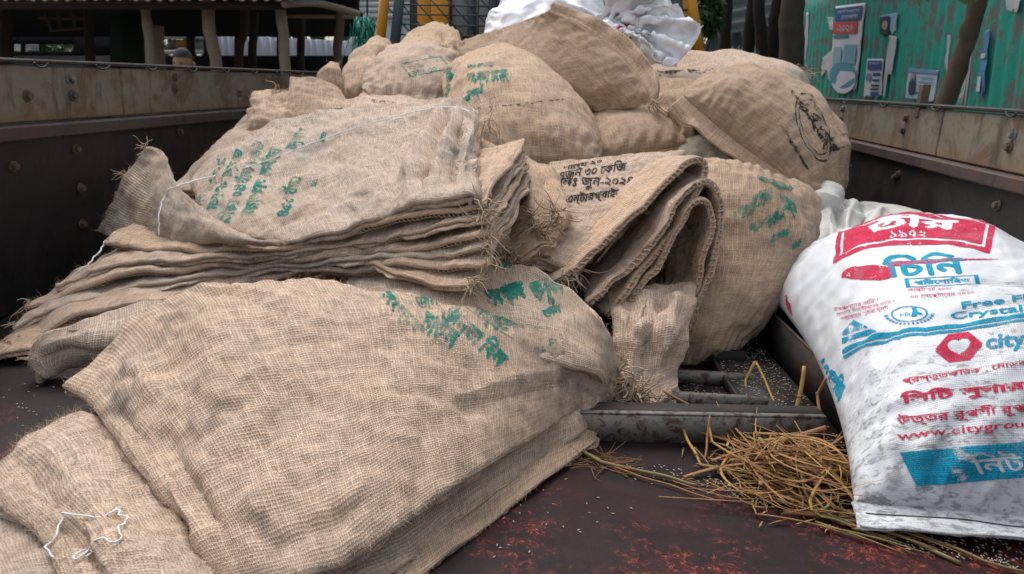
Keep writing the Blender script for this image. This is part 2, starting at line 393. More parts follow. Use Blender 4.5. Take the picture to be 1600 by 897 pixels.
def crease(S, lines):
    uv = S.uvgrid()
    for (xa, ya, xb, yb, amp, wid) in lines:
        A, B = S.find(xa, ya), S.find(xb, yb); d = B - A; L = np.linalg.norm(d) + 1e-6; d /= L
        r = uv - A; t = (r @ d) / L; w = np.abs(r[..., 0] * d[1] - r[..., 1] * d[0])
        w = np.abs(w + 0.25 * wid * np.sin(t * 9 + xa))
        env = np.clip(np.minimum(t + 0.15, 1.15 - t) / 0.3, 0, 1)**1.5
        ed_ = np.minimum(np.minimum(uv[..., 0], S.U[-1] - uv[..., 0]), np.minimum(uv[..., 1], S.W[-1] - uv[..., 1]))
        S.P += (S.N * (amp * env * np.clip(ed_ / 0.03, 0.3, 1) * np.exp(-(w / wid)**1.35))[..., None])
    S.refresh()

def rough_up(S, a1=0.004, s1=0.11, a2=0.0012, s2=0.028, seed=1):
    S.P += S.N * (a1 * fnoise(S.P, s1, seed) + a2 * fnoise(S.P, s2, seed + 1))[..., None]; S.refresh()

def loop_idx(nv, nu):
    i = np.arange(nv * nu).reshape(nv, nu)
    return np.concatenate([i[0, :-1], i[:-1, -1], i[-1, :0:-1], i[:0:-1, 0]])

def shell(S, thick, layers, seed, loose=0.004):
    """close a cloth surface into a folded sack: rim with one bulge per cloth layer, then the underside"""
    nv, nu = S.nv, S.nu; top = S.P.reshape(-1, 3)
    Ns = S.N.copy()
    for _ in range(14):
        q = np.pad(Ns, ((1, 1), (1, 1), (0, 0)), mode='edge'); Ns = (q[1:-1, 1:-1] * 2 + q[:-2, 1:-1] + q[2:, 1:-1] + q[1:-1, :-2] + q[1:-1, 2:]) / 6
    Ns /= np.linalg.norm(Ns, axis=2)[..., None] + 1e-9; n = Ns.reshape(-1, 3)
    L = loop_idx(nv, nu); B = top[L]; nb = n[L]
    Bs = B
    for _ in range(6): Bs = (np.roll(Bs, 1, 0) + 2 * Bs + np.roll(Bs, -1, 0)) / 4
    T = np.roll(Bs, -1, 0) - np.roll(Bs, 1, 0); T /= np.linalg.norm(T, axis=1)[:, None] + 1e-9
    o = np.cross(T, nb); o /= np.linalg.norm(o, axis=1)[:, None] + 1e-9
    if (o * (B - top.mean(0))).sum() < 0: o = -o
    per = 5; m = layers * per; rows = []; uvs = []
    U, W = np.meshgrid(S.U, S.W); uv0 = np.stack([U, W], -1).reshape(-1, 2); ub = uv0[L]
    cen = uv0.mean(0); od = ub - cen; od /= np.linalg.norm(od, axis=1)[:, None] + 1e-9
    bul = thick / layers * 0.55
    for k in range(1, m):
        sfr = k / m; lay = int(k / per); q = (k % per) / per
        prof = math.sin(math.pi * q)**0.5 if q > 0 else 0.0
        sh = loose * (fnoise(B, 0.13, seed + 17 * lay) * 0.8 + 0.35 * fnoise(B, 0.035, seed + 31 * lay)) * (lay > 0)
        w = (bul + sh) * prof - (0.35 * bul if q == 0 else 0)
        rows.append(B + o * w[:, None] - nb * (thick * sfr) if not np.isscalar(w) else B + o * w - nb * (thick * sfr))
        uvs.append(ub + od * (0.004 * k))
    bot = top - n * thick
    V = np.vstack([top] + rows + [bot]); UV = np.vstack([uv0] + uvs + [uv0 + 3.7])
    F = [gridf(nv, nu)]
    nl = len(L); base = nv * nu
    prev = L
    for k in range(len(rows)):
        cur = base + k * nl + np.arange(nl)
        F.append(np.stack([prev, cur, np.roll(cur, -1), np.roll(prev, -1)], -1)); prev = cur
    bl = base + len(rows) * nl + L
    F.append(np.stack([prev, bl, np.roll(bl, -1), np.roll(prev, -1)], -1))
    F.append(gridf(nv, nu, base + len(rows) * nl, True))
    return V, np.vstack(F), UV

def patch(net, nu, nv):
    R, C = net.shape[:2]
    A = spline(R, np.linspace(0, R - 1, nv)); B = spline(C, np.linspace(0, C - 1, nu))
    return Surf(np.einsum('ir,rck,jc->ijk', A, net, B))

def fuzz(S, n, parent, seed=0, length=0.012, mat='fibre', w=0.00022):
    """stray jute hairs standing off the cloth"""
    r = np.random.default_rng(seed)
    e = r.random(n) < 0.35
    u = r.random(n); v = r.random(n)
    side = r.integers(0, 4, n)
    u = np.where(e & (side == 0), 0, np.where(e & (side == 1), 1, u)); v = np.where(e & (side == 2), 0, np.where(e & (side == 3), 1, v))
    uw = np.stack([u * S.U[-1], v * S.W[-1]], 1)
    P = S.sample(uw, 0.0003); Nn = S.sample(uw, 1.0) - S.sample(uw, 0.0)
    d = r.normal(size=(n, 3)); d /= np.linalg.norm(d, axis=1)[:, None]
    d = d + Nn * r.uniform(0.1, 0.9, (n, 1)); d /= np.linalg.norm(d, axis=1)[:, None]
    c = r.normal(size=(n, 3)) * 0.5
    ln = length * r.uniform(0.3, 1.3, (n, 1))
    sd_ = np.cross(d, r.normal(size=(n, 3))); sd_ /= np.linalg.norm(sd_, axis=1)[:, None]
    p1 = P + d * ln * 0.5; p2 = P + d * ln + c * ln * 0.5
    V = np.stack([P - sd_ * w, P + sd_ * w, p1 + sd_ * w, p1 - sd_ * w, p2 + sd_ * w * .4, p2 - sd_ * w * .4], 1).reshape(-1, 3)
    k = (np.arange(n) * 6)[:, None]
    F = np.vstack([k + [0, 1, 2, 3], k + [3, 2, 4, 5]])
    return part('fibres', V, F, M[mat], parent, kind='stuff')

def tuft(parent, c, d, n=24, length=0.05, spread=0.6, seed=0, r=0.0010, name='frayed_yarn', mat='yarn', droop=0.5):
    """unravelled yarns at a torn corner"""
    g = np.random.default_rng(seed); mb = MB(); c = np.array(c); d = np.array(d, float); d /= np.linalg.norm(d)
    for i in range(n):
        a = c + g.normal(size=3) * 0.006; v = d + g.normal(size=3) * spread; v /= np.linalg.norm(v)
        L = length * g.uniform(0.4, 1.3); pts = [a]
        for k in range(4):
            v = v + g.normal(size=3) * 0.45 + np.array([0, 0, -droop * 0.3]); v /= np.linalg.norm(v); pts.append(pts[-1] + v * L / 4)
        mb.add(*tubem(pts, [r * 1.2, r, r * 0.5], 4, 9))
    V, F, U = mb.get(); return part(name, V, F, M[mat], parent)

def stitched(S, parent, side, r=0.0032, pitch=0.010, t0=0.0, t1=1.0, off=-0.006, mat='yarn', tr=0.0011, name='overlock_stitching'):
    """overlocked edge: a yarn coiled round one border of the cloth"""
    if side == 'front': C, Nn = S.P[-1], S.N[-1]
    elif side == 'back': C, Nn = S.P[0], S.N[0]
    elif side == 'left': C, Nn = S.P[:, 0], S.N[:, 0]
    else: C, Nn = S.P[:, -1], S.N[:, -1]
    n = len(C); C = C[int(t0 * (n - 1)):int(t1 * (n - 1)) + 1] + Nn[int(t0 * (n - 1)):int(t1 * (n - 1)) + 1] * off
    s = np.concatenate([[0], np.cumsum(np.linalg.norm(np.diff(C, axis=0), axis=1))]); L = s[-1]
    m = int(L / pitch * 9); q = np.linspace(0, L, m); C = np.stack([np.interp(q, s, C[:, k]) for k in range(3)], 1)
    T = np.gradient(C, axis=0); T /= np.linalg.norm(T, axis=1)[:, None] + 1e-9
    A = np.cross(T, [0, 0, 1.0]); A /= np.linalg.norm(A, axis=1)[:, None] + 1e-9; B = np.cross(T, A)
    th = q / pitch * 6.283 + 0.5 * np.sin(q * 37)
    H = C + (A * np.cos(th)[:, None] + B * np.sin(th)[:, None]) * (r * (1 + 0.25 * np.sin(q * 61)))[:, None]
    V, F = tubem(H, tr, 5); return part(name, V, F, M[mat], parent)

def crumple(S, amp, scale, seed, border=None):
    """sharp folds of stiff cloth: ridged noise"""
    w = 1.0
    if border:
        uv = S.uvgrid(); e = np.minimum(np.minimum(uv[..., 0], S.U[-1] - uv[..., 0]), np.minimum(uv[..., 1], S.W[-1] - uv[..., 1])); w = np.exp(-e / border) * np.clip(e / 0.012, 0, 1)
    d = np.abs(fnoise(S.P, scale, seed)) + 0.5 * np.abs(fnoise(S.P, scale * .45, seed + 2)) - 1.0
    S.P += S.N * (amp * d * w)[..., None]; S.refresh()

def sheet(root, net, mat, nu=70, nv=50, thick=0.016, layers=2, creases=(), rough=(0.004, 0.11, 0.0012, 0.028), seed=1, loose=0.004, hair=0, name='cloth', hl=0.012, crump=None):
    S = patch(net, nu, nv)
    if creases: crease(S, creases)
    rough_up(S, *rough, seed=seed)
    if crump: crumple(S, *crump)
    V, F, UV = shell(S, thick, layers, seed, loose)
    o = part(name, V, F, M[mat], root, UV)
    if hair: fuzz(S, hair, root, seed, hl)
    return S

def pillow(root, per, mat, T, B, up, nu=60, nv=50, pw=(2.6, 0.55), rip=0.006, lump=0.006, seed=1, hair=0, name='cloth', creases=(), shift=(0, 0, 0), rk=0.05, crump=None):
    """filled sack: perimeter of 8 points (corner, mid, corner, ... from c00 along u), bulging both ways"""
    c = np.array(per); up = np.array(up, float); up /= np.linalg.norm(up)
    su = (1 - np.cos(np.linspace(0, math.pi, nu))) / 2; sv = (1 - np.cos(np.linspace(0, math.pi, nv))) / 2
    su = 0.65 * su + 0.35 * np.linspace(0, 1, nu); sv = 0.65 * sv + 0.35 * np.linspace(0, 1, nv)
    qd = lambda a, m, b, t: (a[None] * ((1 - t) * (1 - 2 * t))[:, None] + m[None] * (4 * t * (1 - t))[:, None] + b[None] * (t * (2 * t - 1))[:, None])
    c00, mb_, c10, mr, c11, mt, c01, ml = c
    b0 = qd(c00, mb_, c10, su); b1 = qd(c01, mt, c11, su); l0 = qd(c00, ml, c01, sv); l1 = qd(c10, mr, c11, sv)
    u = su[None, :, None]; v = sv[:, None, None]
    Q = (1 - v) * b0[None] + v * b1[None] + (1 - u) * l0[:, None] + u * l1[:, None] - ((1 - u) * (1 - v) * c00 + u * (1 - v) * c10 + u * v * c11 + (1 - u) * v * c01)
    a, e = pw
    f = ((1 - np.abs(2 * u - 1)**a) * (1 - np.abs(2 * v - 1)**a)).clip(0)**e
    du_, dv_ = np.minimum(u, 1 - u), np.minimum(v, 1 - v)
    topP = Q + up * T * f + np.array(shift) * f; botP = Q - up * B * f + np.array(shift) * f * 0.3
    S = Surf(topP); Sb = Surf(botP)
    # puckers running in from the sewn edges, and the lumps of the filling
    pk = lambda dd, s_, sd: np.exp(-dd[..., 0] / 0.10) * np.sin(s_ / rk * 6.283 + 3 * fnoise(Q, 0.2, sd)) * np.clip(dd[..., 0] / 0.03, 0, 1)
    Lu, Lv = S.U[-1], S.W[-1]
    disp = rip * (pk(dv_ + 0 * u, (u + 0 * v)[..., 0] * Lu, seed) + 0.6 * pk(du_ + 0 * v, (v + 0 * u)[..., 0] * Lv, seed + 3))
    edge = np.clip(np.minimum(du_, dv_)[..., 0] / 0.06, 0, 1)
    S.P += S.N * (disp + edge * (lump * fnoise(S.P, 0.16, seed + 5) + lump * 0.3 * fnoise(S.P, 0.05, seed + 6)))[..., None]; S.refresh()
    if creases: crease(S, creases)
    if crump: crumple(S, *crump)
    uv = S.uvgrid().reshape(-1, 2)
    V = np.vstack([S.P.reshape(-1, 3), Sb.P.reshape(-1, 3)]); n = nu * nv; V[:, 2] = np.maximum(V[:, 2], 0.003)
    F = np.vstack([gridf(nv, nu), gridf(nv, nu, n, True)])
    L = loop_idx(nv, nu); F[F >= n] = F[F >= n]
    rem = np.arange(2 * n); rem[n + L] = L; F = rem[F]
    o = part(name, V, F, M[mat], root, np.vstack([uv, uv + 5.3]))
    if hair: fuzz(S, hair, root, seed)
    S.edge = {'v0': S.P[0], 'v1': S.P[-1], 'u0': S.P[:, 0], 'u1': S.P[:, -1]}
    return S
def PER(s): return [PT(t) for t in s.split()]

def hem(root, E, d, width, mat, seed=1, thick=0.008, wav=0.006, name='sewn_mouth', layers=2, widths=None):
    """flat sewn lip beyond the closing seam of a filled sack"""
    n = len(E); d = np.array(d, float); d = d / np.linalg.norm(d)
    wd = np.full(n, width) if widths is None else np.interp(np.linspace(0, 1, n), np.linspace(0, 1, len(widths)), widths)
    rows = []
    for k, t in enumerate(np.linspace(0, 1, 9)):
        rows.append(E + d * (wd * t)[:, None])
    P = np.array(rows); S = Surf(P)
    w = np.linspace(0, 1, 9)[:, None]
    S.P += S.N * (wav * w * fnoise(P, 0.09, seed) + 0.004 * np.exp(-((w - 0.35) / 0.12)**2) * -1)[..., None]; S.refresh()
    V, F, UV = shell(S, thick, layers, seed, 0.003); part(name, V, F, M[mat], root, UV)
    return S

# ------------------------------------------------------------------ printing
def text_tris(body, size=1.0, shear=0.0, spacing=1.0, bold=0.0):
    c = bpy.data.curves.new('tmp', 'FONT'); c.body = body; c.size = size; c.shear = shear; c.space_character = spacing; c.resolution_u = 3; c.offset = bold
    o = bpy.data.objects.new('tmp', c); COL.objects.link(o); bpy.context.view_layer.update()
    me = o.to_mesh(); me.calc_loop_triangles()
    v = np.empty(len(me.vertices) * 3); me.vertices.foreach_get('co', v); v = v.reshape(-1, 3)[:, :2]
    t = np.empty(len(me.loop_triangles) * 3, np.int32); me.loop_triangles.foreach_get('vertices', t); t = t.reshape(-1, 3)
    o.to_mesh_clear(); bpy.data.objects.remove(o); bpy.data.curves.remove(c)
    return v[t] if len(t) else np.zeros((0, 3, 2))
def raster(tris, lo, hi, nx, ny, mask=None):
    """fill triangles into an ny x nx boolean mask over the box lo..hi"""
    if mask is None: mask = np.zeros((ny, nx), bool)
    s = np.array([nx, ny]) / (np.array(hi) - np.array(lo))
    for t in (tris - np.array(lo)) * s:
        x0, y0 = np.floor(t.min(0)).astype(int); x1, y1 = np.ceil(t.max(0)).astype(int)
        x0, y0 = max(x0, 0), max(y0, 0); x1, y1 = min(x1, nx), min(y1, ny)
        if x1 <= x0 or y1 <= y0: continue
        X, Y = np.meshgrid(np.arange(x0, x1) + .5, np.arange(y0, y1) + .5)
        e = [(t[(i + 1) % 3][0] - t[i][0]) * (Y - t[i][1]) - (t[(i + 1) % 3][1] - t[i][1]) * (X - t[i][0]) for i in range(3)]
        ins = ((e[0] >= 0) & (e[1] >= 0) & (e[2] >= 0)) | ((e[0] <= 0) & (e[1] <= 0) & (e[2] <= 0))
        mask[y0:y1, x0:x1] |= ins
    return mask
def tmask(body, cells_h=40, shear=0.0, spacing=1.0, fat=0, bold=0.0):
    """mask of a line of lettering, cropped to its ink; row 0 at the bottom"""
    t = text_tris(body, 1.0, shear, spacing, bold)
    lo = t.reshape(-1, 2).min(0); hi = t.reshape(-1, 2).max(0); k = cells_h / (hi[1] - lo[1])
    nx = max(2, int((hi[0] - lo[0]) * k)); m = raster(t, lo, hi, nx, cells_h)
    m = np.pad(m, fat + 1)
    for _ in range(fat):
        q = m.copy(); q[1:] |= m[:-1]; q[:-1] |= m[1:]; q[:, 1:] |= m[:, :-1]; q[:, :-1] |= m[:, 1:]; m = q
    return m
def smudge(m, keep=0.8, seed=0, blotch=6):
    """stencil ink that missed or clogged in places"""
    g = np.random.default_rng(seed); h, w = m.shape
    X, Y = np.meshgrid(np.arange(w), np.arange(h)); P = np.stack([X, Y, 0 * X], -1).astype(float)
    f = fnoise(P, blotch * 3, seed) + 0.7 * fnoise(P * [1, 3, 1], blotch, seed + 1) + g.normal(size=m.shape) * 0.35
    return m & (f > np.quantile(f, 1 - keep))
def printed(S, root, m, bl, br, tl, mat, lift=0.0012, name='print'):
    """lay the inked cells of a mask on the cloth; corners given as photo points on that cloth"""
    A, B, C = S.find(*bl), S.find(*br), S.find(*tl)
    h, w = m.shape
    ys, xs = np.nonzero(m)
    if not len(ys): return None
    k = (w + 1)
    corner = np.stack([ys * k + xs, ys * k + xs + 1, (ys + 1) * k + xs + 1, (ys + 1) * k + xs], 1)
    ids, inv = np.unique(corner, return_inverse=True); F = inv.reshape(-1, 4)
    gx = (ids % k) / w; gy = (ids // k) / h
    uw = A + gx[:, None] * (B - A) + gy[:, None] * (C - A)
    NX, NY = 8, 4; lat = np.zeros((NY + 1, NX + 1, 2)); bad = 0      # lattice of photo points, so lines stay straight on the bulging cloth
    bl, br, tl = np.array(bl, float), np.array(br, float), np.array(tl, float)
    for i in range(NY + 1):
        for j in range(NX + 1):
            lat[i, j] = S.find(*(bl + (br - bl) * j / NX + (tl - bl) * i / NY)); bad += S.miss > 150
    if not bad:
        fx = np.clip(gx * NX, 0, NX - 1e-6); fy = np.clip(gy * NY, 0, NY - 1e-6); j, i = fx.astype(int), fy.astype(int); a_, b2 = (fx - j)[:, None], (fy - i)[:, None]
        uw = (1 - a_) * (1 - b2) * lat[i, j] + a_ * (1 - b2) * lat[i, j + 1] + (1 - a_) * b2 * lat[i + 1, j] + a_ * b2 * lat[i + 1, j + 1]
    ok = (uw[:, 0] > 0) & (uw[:, 0] < S.U[-1]) & (uw[:, 1] > 0) & (uw[:, 1] < S.W[-1])
    F = F[ok[F].all(1)]
    if not len(F): return None
    V = S.sample(uw, lift)
    return part(name, V, F, M[mat], root, uw)
def canvas(h, w):
    X, Y = np.meshgrid((np.arange(w) + .5) / w, (np.arange(h) + .5) / h); return X, Y

# ================================================================== SETTING
XL, XR, YB, YF = -1.213, 0.887, -0.75, 3.95        # inner faces of the bed
gv = np.array([[-150, -150, 0], [150, -150, 0], [150, 150, 0], [-150, 150, 0]], float) + [0, 0, -1.0]
g = part('ground', gv, [[0, 1, 2, 3]], plain('packed_earth', (0.16, 0.13, 0.10), 0.95), None, smooth=False, kind='structure')

# ------------------------------------------------------------------ the truck that carries the load
truck = thing('truck', 'open truck bed with rusty side boards and a yellow barred cab guard', 'truck', (0, 1.6, -1.0))
V, F = bbox(XL - .05, XR + .05, YB, YF, -0.05, 0.0, .004); part('bed_floor', V, F, M['floor'], truck, smooth=False)
for y0 in (-0.3, 0.8, 1.9, 3.0):
    V, F = bbox(XL, XR, y0, y0 + .1, -0.17, -0.052, .004); part('cross_member', V, F, M['steel'], truck, smooth=False)
for x0 in (-0.75, 0.35):
    V, F = bbox(x0, x0 + .1, YB, YF + 1.6, -0.36, -0.172, .005); part('chassis_rail', V, F, M['steel'], truck, smooth=False)
def wheel(x, y):
    th = np.linspace(0, 2 * math.pi, 33)[:-1]; R_ = [(.0, .2), (.1, .2), (.1, .24), (.09, .38), (.06, .40), (-.06, .40), (-.09, .38), (-.1, .24), (-.1, .2), (-.0, .2)]
    Vv = np.array([[x + a, y + r * math.cos(t), -.6 + r * math.sin(t)] for a, r in R_ for t in th]); n = 32
    Ff = [[i * n + j, i * n + (j + 1) % n, (i + 1) * n + (j + 1) % n, (i + 1) * n + j] for i in range(len(R_) - 1) for j in range(n)]
    w = part('wheel', Vv, Ff, plain('tyre_rubber', (0.02, 0.02, 0.02), 0.8), truck)
    Rr = [(-.05, .2), (.02, .18), (.03, .07), (.05, .06), (.05, .001)]
    Vv = np.array([[x + a, y + r * math.cos(t), -.6 + r * math.sin(t)] for a, r in Rr for t in th])
    Ff = [[i * n + j, i * n + (j + 1) % n, (i + 1) * n + (j + 1) % n, (i + 1) * n + j] for i in range(len(Rr) - 1) for j in range(n)]
    part('rim', Vv, Ff, M['slate'], w)
for x in (-0.95, 0.62):
    for y in (0.9, 4.7): wheel(x, y)
def bolt(parent, px, py, x, sgn, r=0.009, mat='bolt'):
    c = at(px, py, x=x); th = np.arange(6) / 6 * 6.283 + random.random(); mb = MB()
    for rr, d0, d1 in ((r * 1.5, 0.001, 0.0035), (r, 0.003, 0.011)):
        k = 6 if rr == r else 14; th = np.arange(k) / k * 6.283 + random.random()
        ring = np.stack([0 * th, rr * np.cos(th), rr * np.sin(th)], 1)
        Vv = np.vstack([c + ring + [sgn * d0, 0, 0], c + ring * .93 + [sgn * d1, 0, 0]])
        Ff = [[i, (i + 1) % k, k + (i + 1) % k, k + i] for i in range(k)] + [list(range(k, 2 * k))]
        mb.add(Vv, Ff)
    V, F, U = mb.get(); part('bolt', V, F, M[mat], parent, smooth=False)
ZT, ZR = 0.522, 0.386
for sgn, X, cuts, nm in ((1, XL, (-.75, 0.6, 1.86, 3.1, 3.95), 'l'), (-1, XR, (-.75, 1.05, 2.09, 3.1, 3.95), 'r')):
    o = lambda a: X - sgn * a
    xs = sorted((o(0), o(.03)))
    V, F = bbox(xs[0], xs[1], YB, YF, 0.002, ZR - .002, .003)
    wall = part('side_wall', V, F, M['lower_plate'], truck, smooth=False, label='rusty %s side wall of the truck bed' % ('left' if sgn > 0 else 'right'))
    for a, b_ in zip(cuts[:-1], cuts[1:]):
        xs = sorted((o(.012), o(.034)))
        V, F = bbox(xs[0], xs[1], a + .002, b_ - .002, ZR + .012, ZT - .003, .004); part('board', V, F, M['board'], wall, smooth=False)
    xs = sorted((o(-.016), o(.034)))
    V, F = bbox(xs[0], xs[1], YB, YF, ZR - .022, ZR + .010, .004); part('rub_rail', V, F, M['rail'], wall, smooth=False)
    xs = sorted((o(.004), o(.042)))
    V, F = bbox(xs[0], xs[1], YB, YF, ZT, ZT + .010, .003); part('top_rail', V, F, M['steel'], wall, smooth=False)
    for y in np.arange(-0.4, 3.9, 0.55):
        xs = sorted((o(.036), o(.075)))
        V, F = bbox(xs[0], xs[1], y, y + .05, -.04, ZT - .004, .004); part('stake', V, F, M['steel'], wall, smooth=False)
    for y in np.arange(0.3, 3.6, 0.21) if sgn > 0 else np.arange(1.0, 3.6, 0.37):
        th = np.linspace(0.1, 3.04, 9) + math.pi; rr = random.uniform(.7, 1.2)
        pts = np.stack([np.full(9, o(-.002)), y + .028 * rr * np.cos(th), ZT + .004 + .011 * np.sin(th)], 1)
        V, F = tubem(pts, .0026, 5); part('weld_lug', V, F, M['steel'], wall)
    bl = ((109, 124), (113, 149), (273, 121), (273, 138), (373, 145), (42, 150)) if sgn > 0 else ((1318, 170), (1315, 187), (1417, 184), (1412, 203), (1584, 210), (1578, 230))
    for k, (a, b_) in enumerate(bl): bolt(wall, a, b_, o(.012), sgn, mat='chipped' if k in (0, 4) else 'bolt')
    for a, b_ in ((118, 233), (125, 294), (128, 350), (280, 206), (20, 260)) if sgn > 0 else ((1405, 272), (1560, 321), (1400, 276)): bolt(wall, a, b_, X, sgn, .008)
    if sgn < 0:
        p0 = at(1441, 163, x=X + .02); V, F = bbox(X + .008, X + .03, p0[1] - .014, p0[1] + .014, ZT - .03, ZT + .062, .003)
        part('bracket', V, F, M['bolt'], wall, smooth=False)
V, F = bbox(XL - .03, XR + .03, YF, YF + .04, 0.002, 0.46, .004)
fw = part('headboard', V, F, plain('green_paint', (0.035, 0.16, 0.10), 0.5), truck, smooth=False)
V, F = bbox(XL - .03, XR + .03, YF - .03, YF + .07, .462, .52, .006); part('top_beam', V, F, plain('green_beam', (0.03, 0.14, 0.09), 0.5), fw, smooth=False)

# barred guard between bed and cab
YG = 4.02
gl0, gl1 = at(590, 110, y=YG), at(606, -60, y=YG); gr0, gr1 = at(1097, 110, y=YG), at(1072, -60, y=YG)
V, F = tubem([gl0, gl1], .026, 8); guard = part('cab_guard', V, F, M['yellow'], truck)
def bar(a, b_, r, mat, nm='bar', sides=6):
    V, F = tubem([a, b_], r, sides); return part(nm, V, F, M[mat], guard)
bar(gr0, gr1, .026, 'yellow', 'post', 8)
bar(gl0 + [.075, .02, 0], gl1 + [.075, .02, 0], .03, 'slate', 'post'); bar(gr0 + [-.075, .02, 0], gr1 + [-.075, .02, 0], .03, 'slate', 'post')
for k, py in enumerate((-30, -10, 7, 22, 38, 54, 72, 90)):
    bar(at(618, py, y=YG + .01), at(712, py + 2, y=YG + .01), .0042, 'bar'); bar(at(712, py + 2, y=YG + .01), at(1076, py + 9, y=YG + .01), .005, 'bar')
for k in range(8):
    x0 = 560 + k * 26
    bar(at(x0, -40, y=YG + .025), at(x0 + 125, 100, y=YG + .025), .0042, 'bar')
for k in range(5):
    x0 = 1088 - k * 26
    bar(at(x0, -40, y=YG + .03), at(x0 - 125, 110, y=YG + .03), .0042, 'bar')
for px in (703, 748, 765, 783, 800, 820, 842, 870, 905, 940, 975):
    bar(at(px, -60, y=YG - .012), at(px - 2, 120, y=YG - .012), .0052, 'bar')
for px in (738, 772, 830): bar(at(px, -60, y=YG + .05), at(px, 120, y=YG + .05), .024, 'slate', 'post')
# back of the yellow cab
def slab(name, a, b_, c, d, y, th, mat, parent, label=None):
    P = np.array([at(*q, y=y) for q in (a, b_, c, d)]); Q = P + [0, th, 0]
    return part(name, np.vstack([P, Q]), np.array([[3, 2, 1, 0], [4, 5, 6, 7], [0, 1, 5, 4], [1, 2, 6, 5], [2, 3, 7, 6], [3, 0, 4, 7]]), mat, parent, smooth=False, label=label)
cab = slab('cab', (640, -160), (1085, -160), (1085, 180), (640, 180), 5.4, 1.3, plain('cab_dark', (0.02, 0.024, 0.03), 0.6), truck)
for a, b_ in ((652, 672), (673, 702), (1006, 1046), (1047, 1083)):
    slab('rear_panel', (a, -120), (b_, -120), (b_, 150), (a, 150), 5.3, .06, M['yellow'], cab)
gl = plain('dusty_glass', (0.30, 0.33, 0.35), 0.25, var=0.15)
for a, b_ in ((706, 730), (745, 766), (780, 808), (815, 850)): slab('rear_window', (a, -120), (b_, -120), (b_, 55), (a, 55), 5.33, .03, gl, cab)
slab('tail_lamp', (642, 58), (655, 58), (655, 72), (642, 72), 5.33, .04, plain('red_lamp', (0.35, 0.015, 0.03), 0.4), cab)

# ================================================================== THE LOAD
def sack(label, loc, name='jute_sack', cat='sack', group='jute sacks heaped in the truck bed'):
    return thing(name, label, cat, loc, group)
FL = lambda px, py: at(px, py, z=0.0)
def loft(back, front, n, bulge=0.0, pw=1.0):
    A, B = ROW(back), ROW(front); out = []
    for k in range(n):
        t = k / (n - 1); s_ = t**pw; w = np.minimum(1, np.linalg.norm(B - A, axis=1) / 0.3)[:, None]
        out.append(A * (1 - t) + B * t + np.array([0, 0, bulge * 4 * s_ * (1 - s_)]) * w)
    return np.array(out)

# ---- foreground pile of folded empty sacks
r = sack('large stained folded jute sack at the front, green print at its upper edge', FL(520, 760))
net = loft("105,603,.05 205,500,.12 305,450,.175 430,436,.2 560,444,.205 690,470,.195 800,500,.175 895,532,.135 962,572,.085",
           "345,905,.02 420,905,.045 500,885,.06 570,850,.065 650,792,.07 730,740,.07 805,695,.065 880,652,.06 945,614,.055", 6, 0.030, 0.7)
A = sheet(r, net, 'jute', 230, 150, .022, 2, seed=11, hair=5200, loose=.005, rough=(.0045, .13, .0016, .04), creases=(
    (130, 625, 270, 790, .016, .014), (150, 610, 300, 800, -.014, .012), (200, 600, 290, 560, -.010, .014), (190, 560, 250, 620, .009, .012), (230, 690, 330, 870, .012, .012), (255, 680, 350, 840, -.010, .012),
    (330, 640, 430, 560, .009, .014), (350, 660, 450, 580, -.007, .014), (300, 440, 430, 465, .008, .010), (310, 455, 420, 480, -.007, .010), (420, 860, 580, 780, -.009, .014), (430, 840, 590, 760, .007, .016), (270, 760, 310, 860, .010, .010),
    (560, 480, 700, 540, .006, .02), (700, 650, 880, 600, -.004, .018), (690, 630, 860, 580, .004, .018), (480, 720, 640, 690, .007, .03), (380, 800, 520, 740, .006, .02), (600, 600, 760, 640, -.006, .02)))
stitched(A, r, 'front', t0=.08, t1=.97, off=-.010); stitched(A, r, 'left', t0=.03, t1=.97, off=-.012, r=.005, pitch=.016, tr=.0018)
r = sack('folded jute sack directly under the large stained one, its hem showing along the floor', FL(700, 830))
net = loft("150,660,.03 260,600,.08 400,560,.11 560,555,.12 700,560,.12 820,570,.11 900,585,.09 960,600,.055",
           "430,930,.004 520,925,.012 605,893,.018 690,825,.02 770,768,.022 840,718,.024 905,675,.026 942,640,.03", 5, .012)
S = sheet(r, net, 'jute_pale', 150, 70, .024, 3, seed=12, hair=3000, loose=.006); stitched(S, r, 'front', off=-.012)
r = sack('lowest jute sack of the front pile, its edge flat on the bed floor', FL(760, 850))
net = loft("300,700,.01 420,650,.03 560,630,.045 700,620,.05 820,615,.05 880,620,.045 930,630,.03",
           "480,955,.003 580,935,.006 660,890,.008 745,825,.010 815,772,.012 870,732,.013 930,684,.014", 4, .004)
S = sheet(r, net, 'jute_gold', 120, 50, .012, 2, seed=17, hair=1500, loose=.006, rough=(.003, .1, .0012, .04)); stitched(S, r, 'front', off=-.005)
r = sack('folded jute sack behind the stained one, green stencil running over its rounded end', FL(800, 560))
net = loft("548,420,.165 600,406,.195 680,401,.212 760,405,.215 840,425,.205 905,468,.185 945,515,.15 968,565,.085",
           "535,475,.14 620,490,.16 700,510,.165 790,540,.155 860,560,.135 920,575,.11 950,595,.075 962,620,.04", 4, .006)
E_ = sheet(r, net, 'jute_pale', 130, 50, .03, 3, seed=13, hair=1500, creases=((600, 410, 680, 440, .006, .02), (820, 430, 880, 490, -.004, .02)))
rE = r
r = sack('pale folded jute sack in the bottom left corner with loose white thread on it', FL(180, 830))
net = NET("-25,742,.045 20,702,.05 70,667,.055 125,640,.055/0,780,.04 60,745,.05 130,700,.058 215,690,.045/50,822,.035 110,800,.05 180,780,.055 270,790,.04/85,868,.033 150,855,.05 220,845,.055 320,870,.03/112,935,.025 180,935,.04 260,935,.045 360,940,.03")
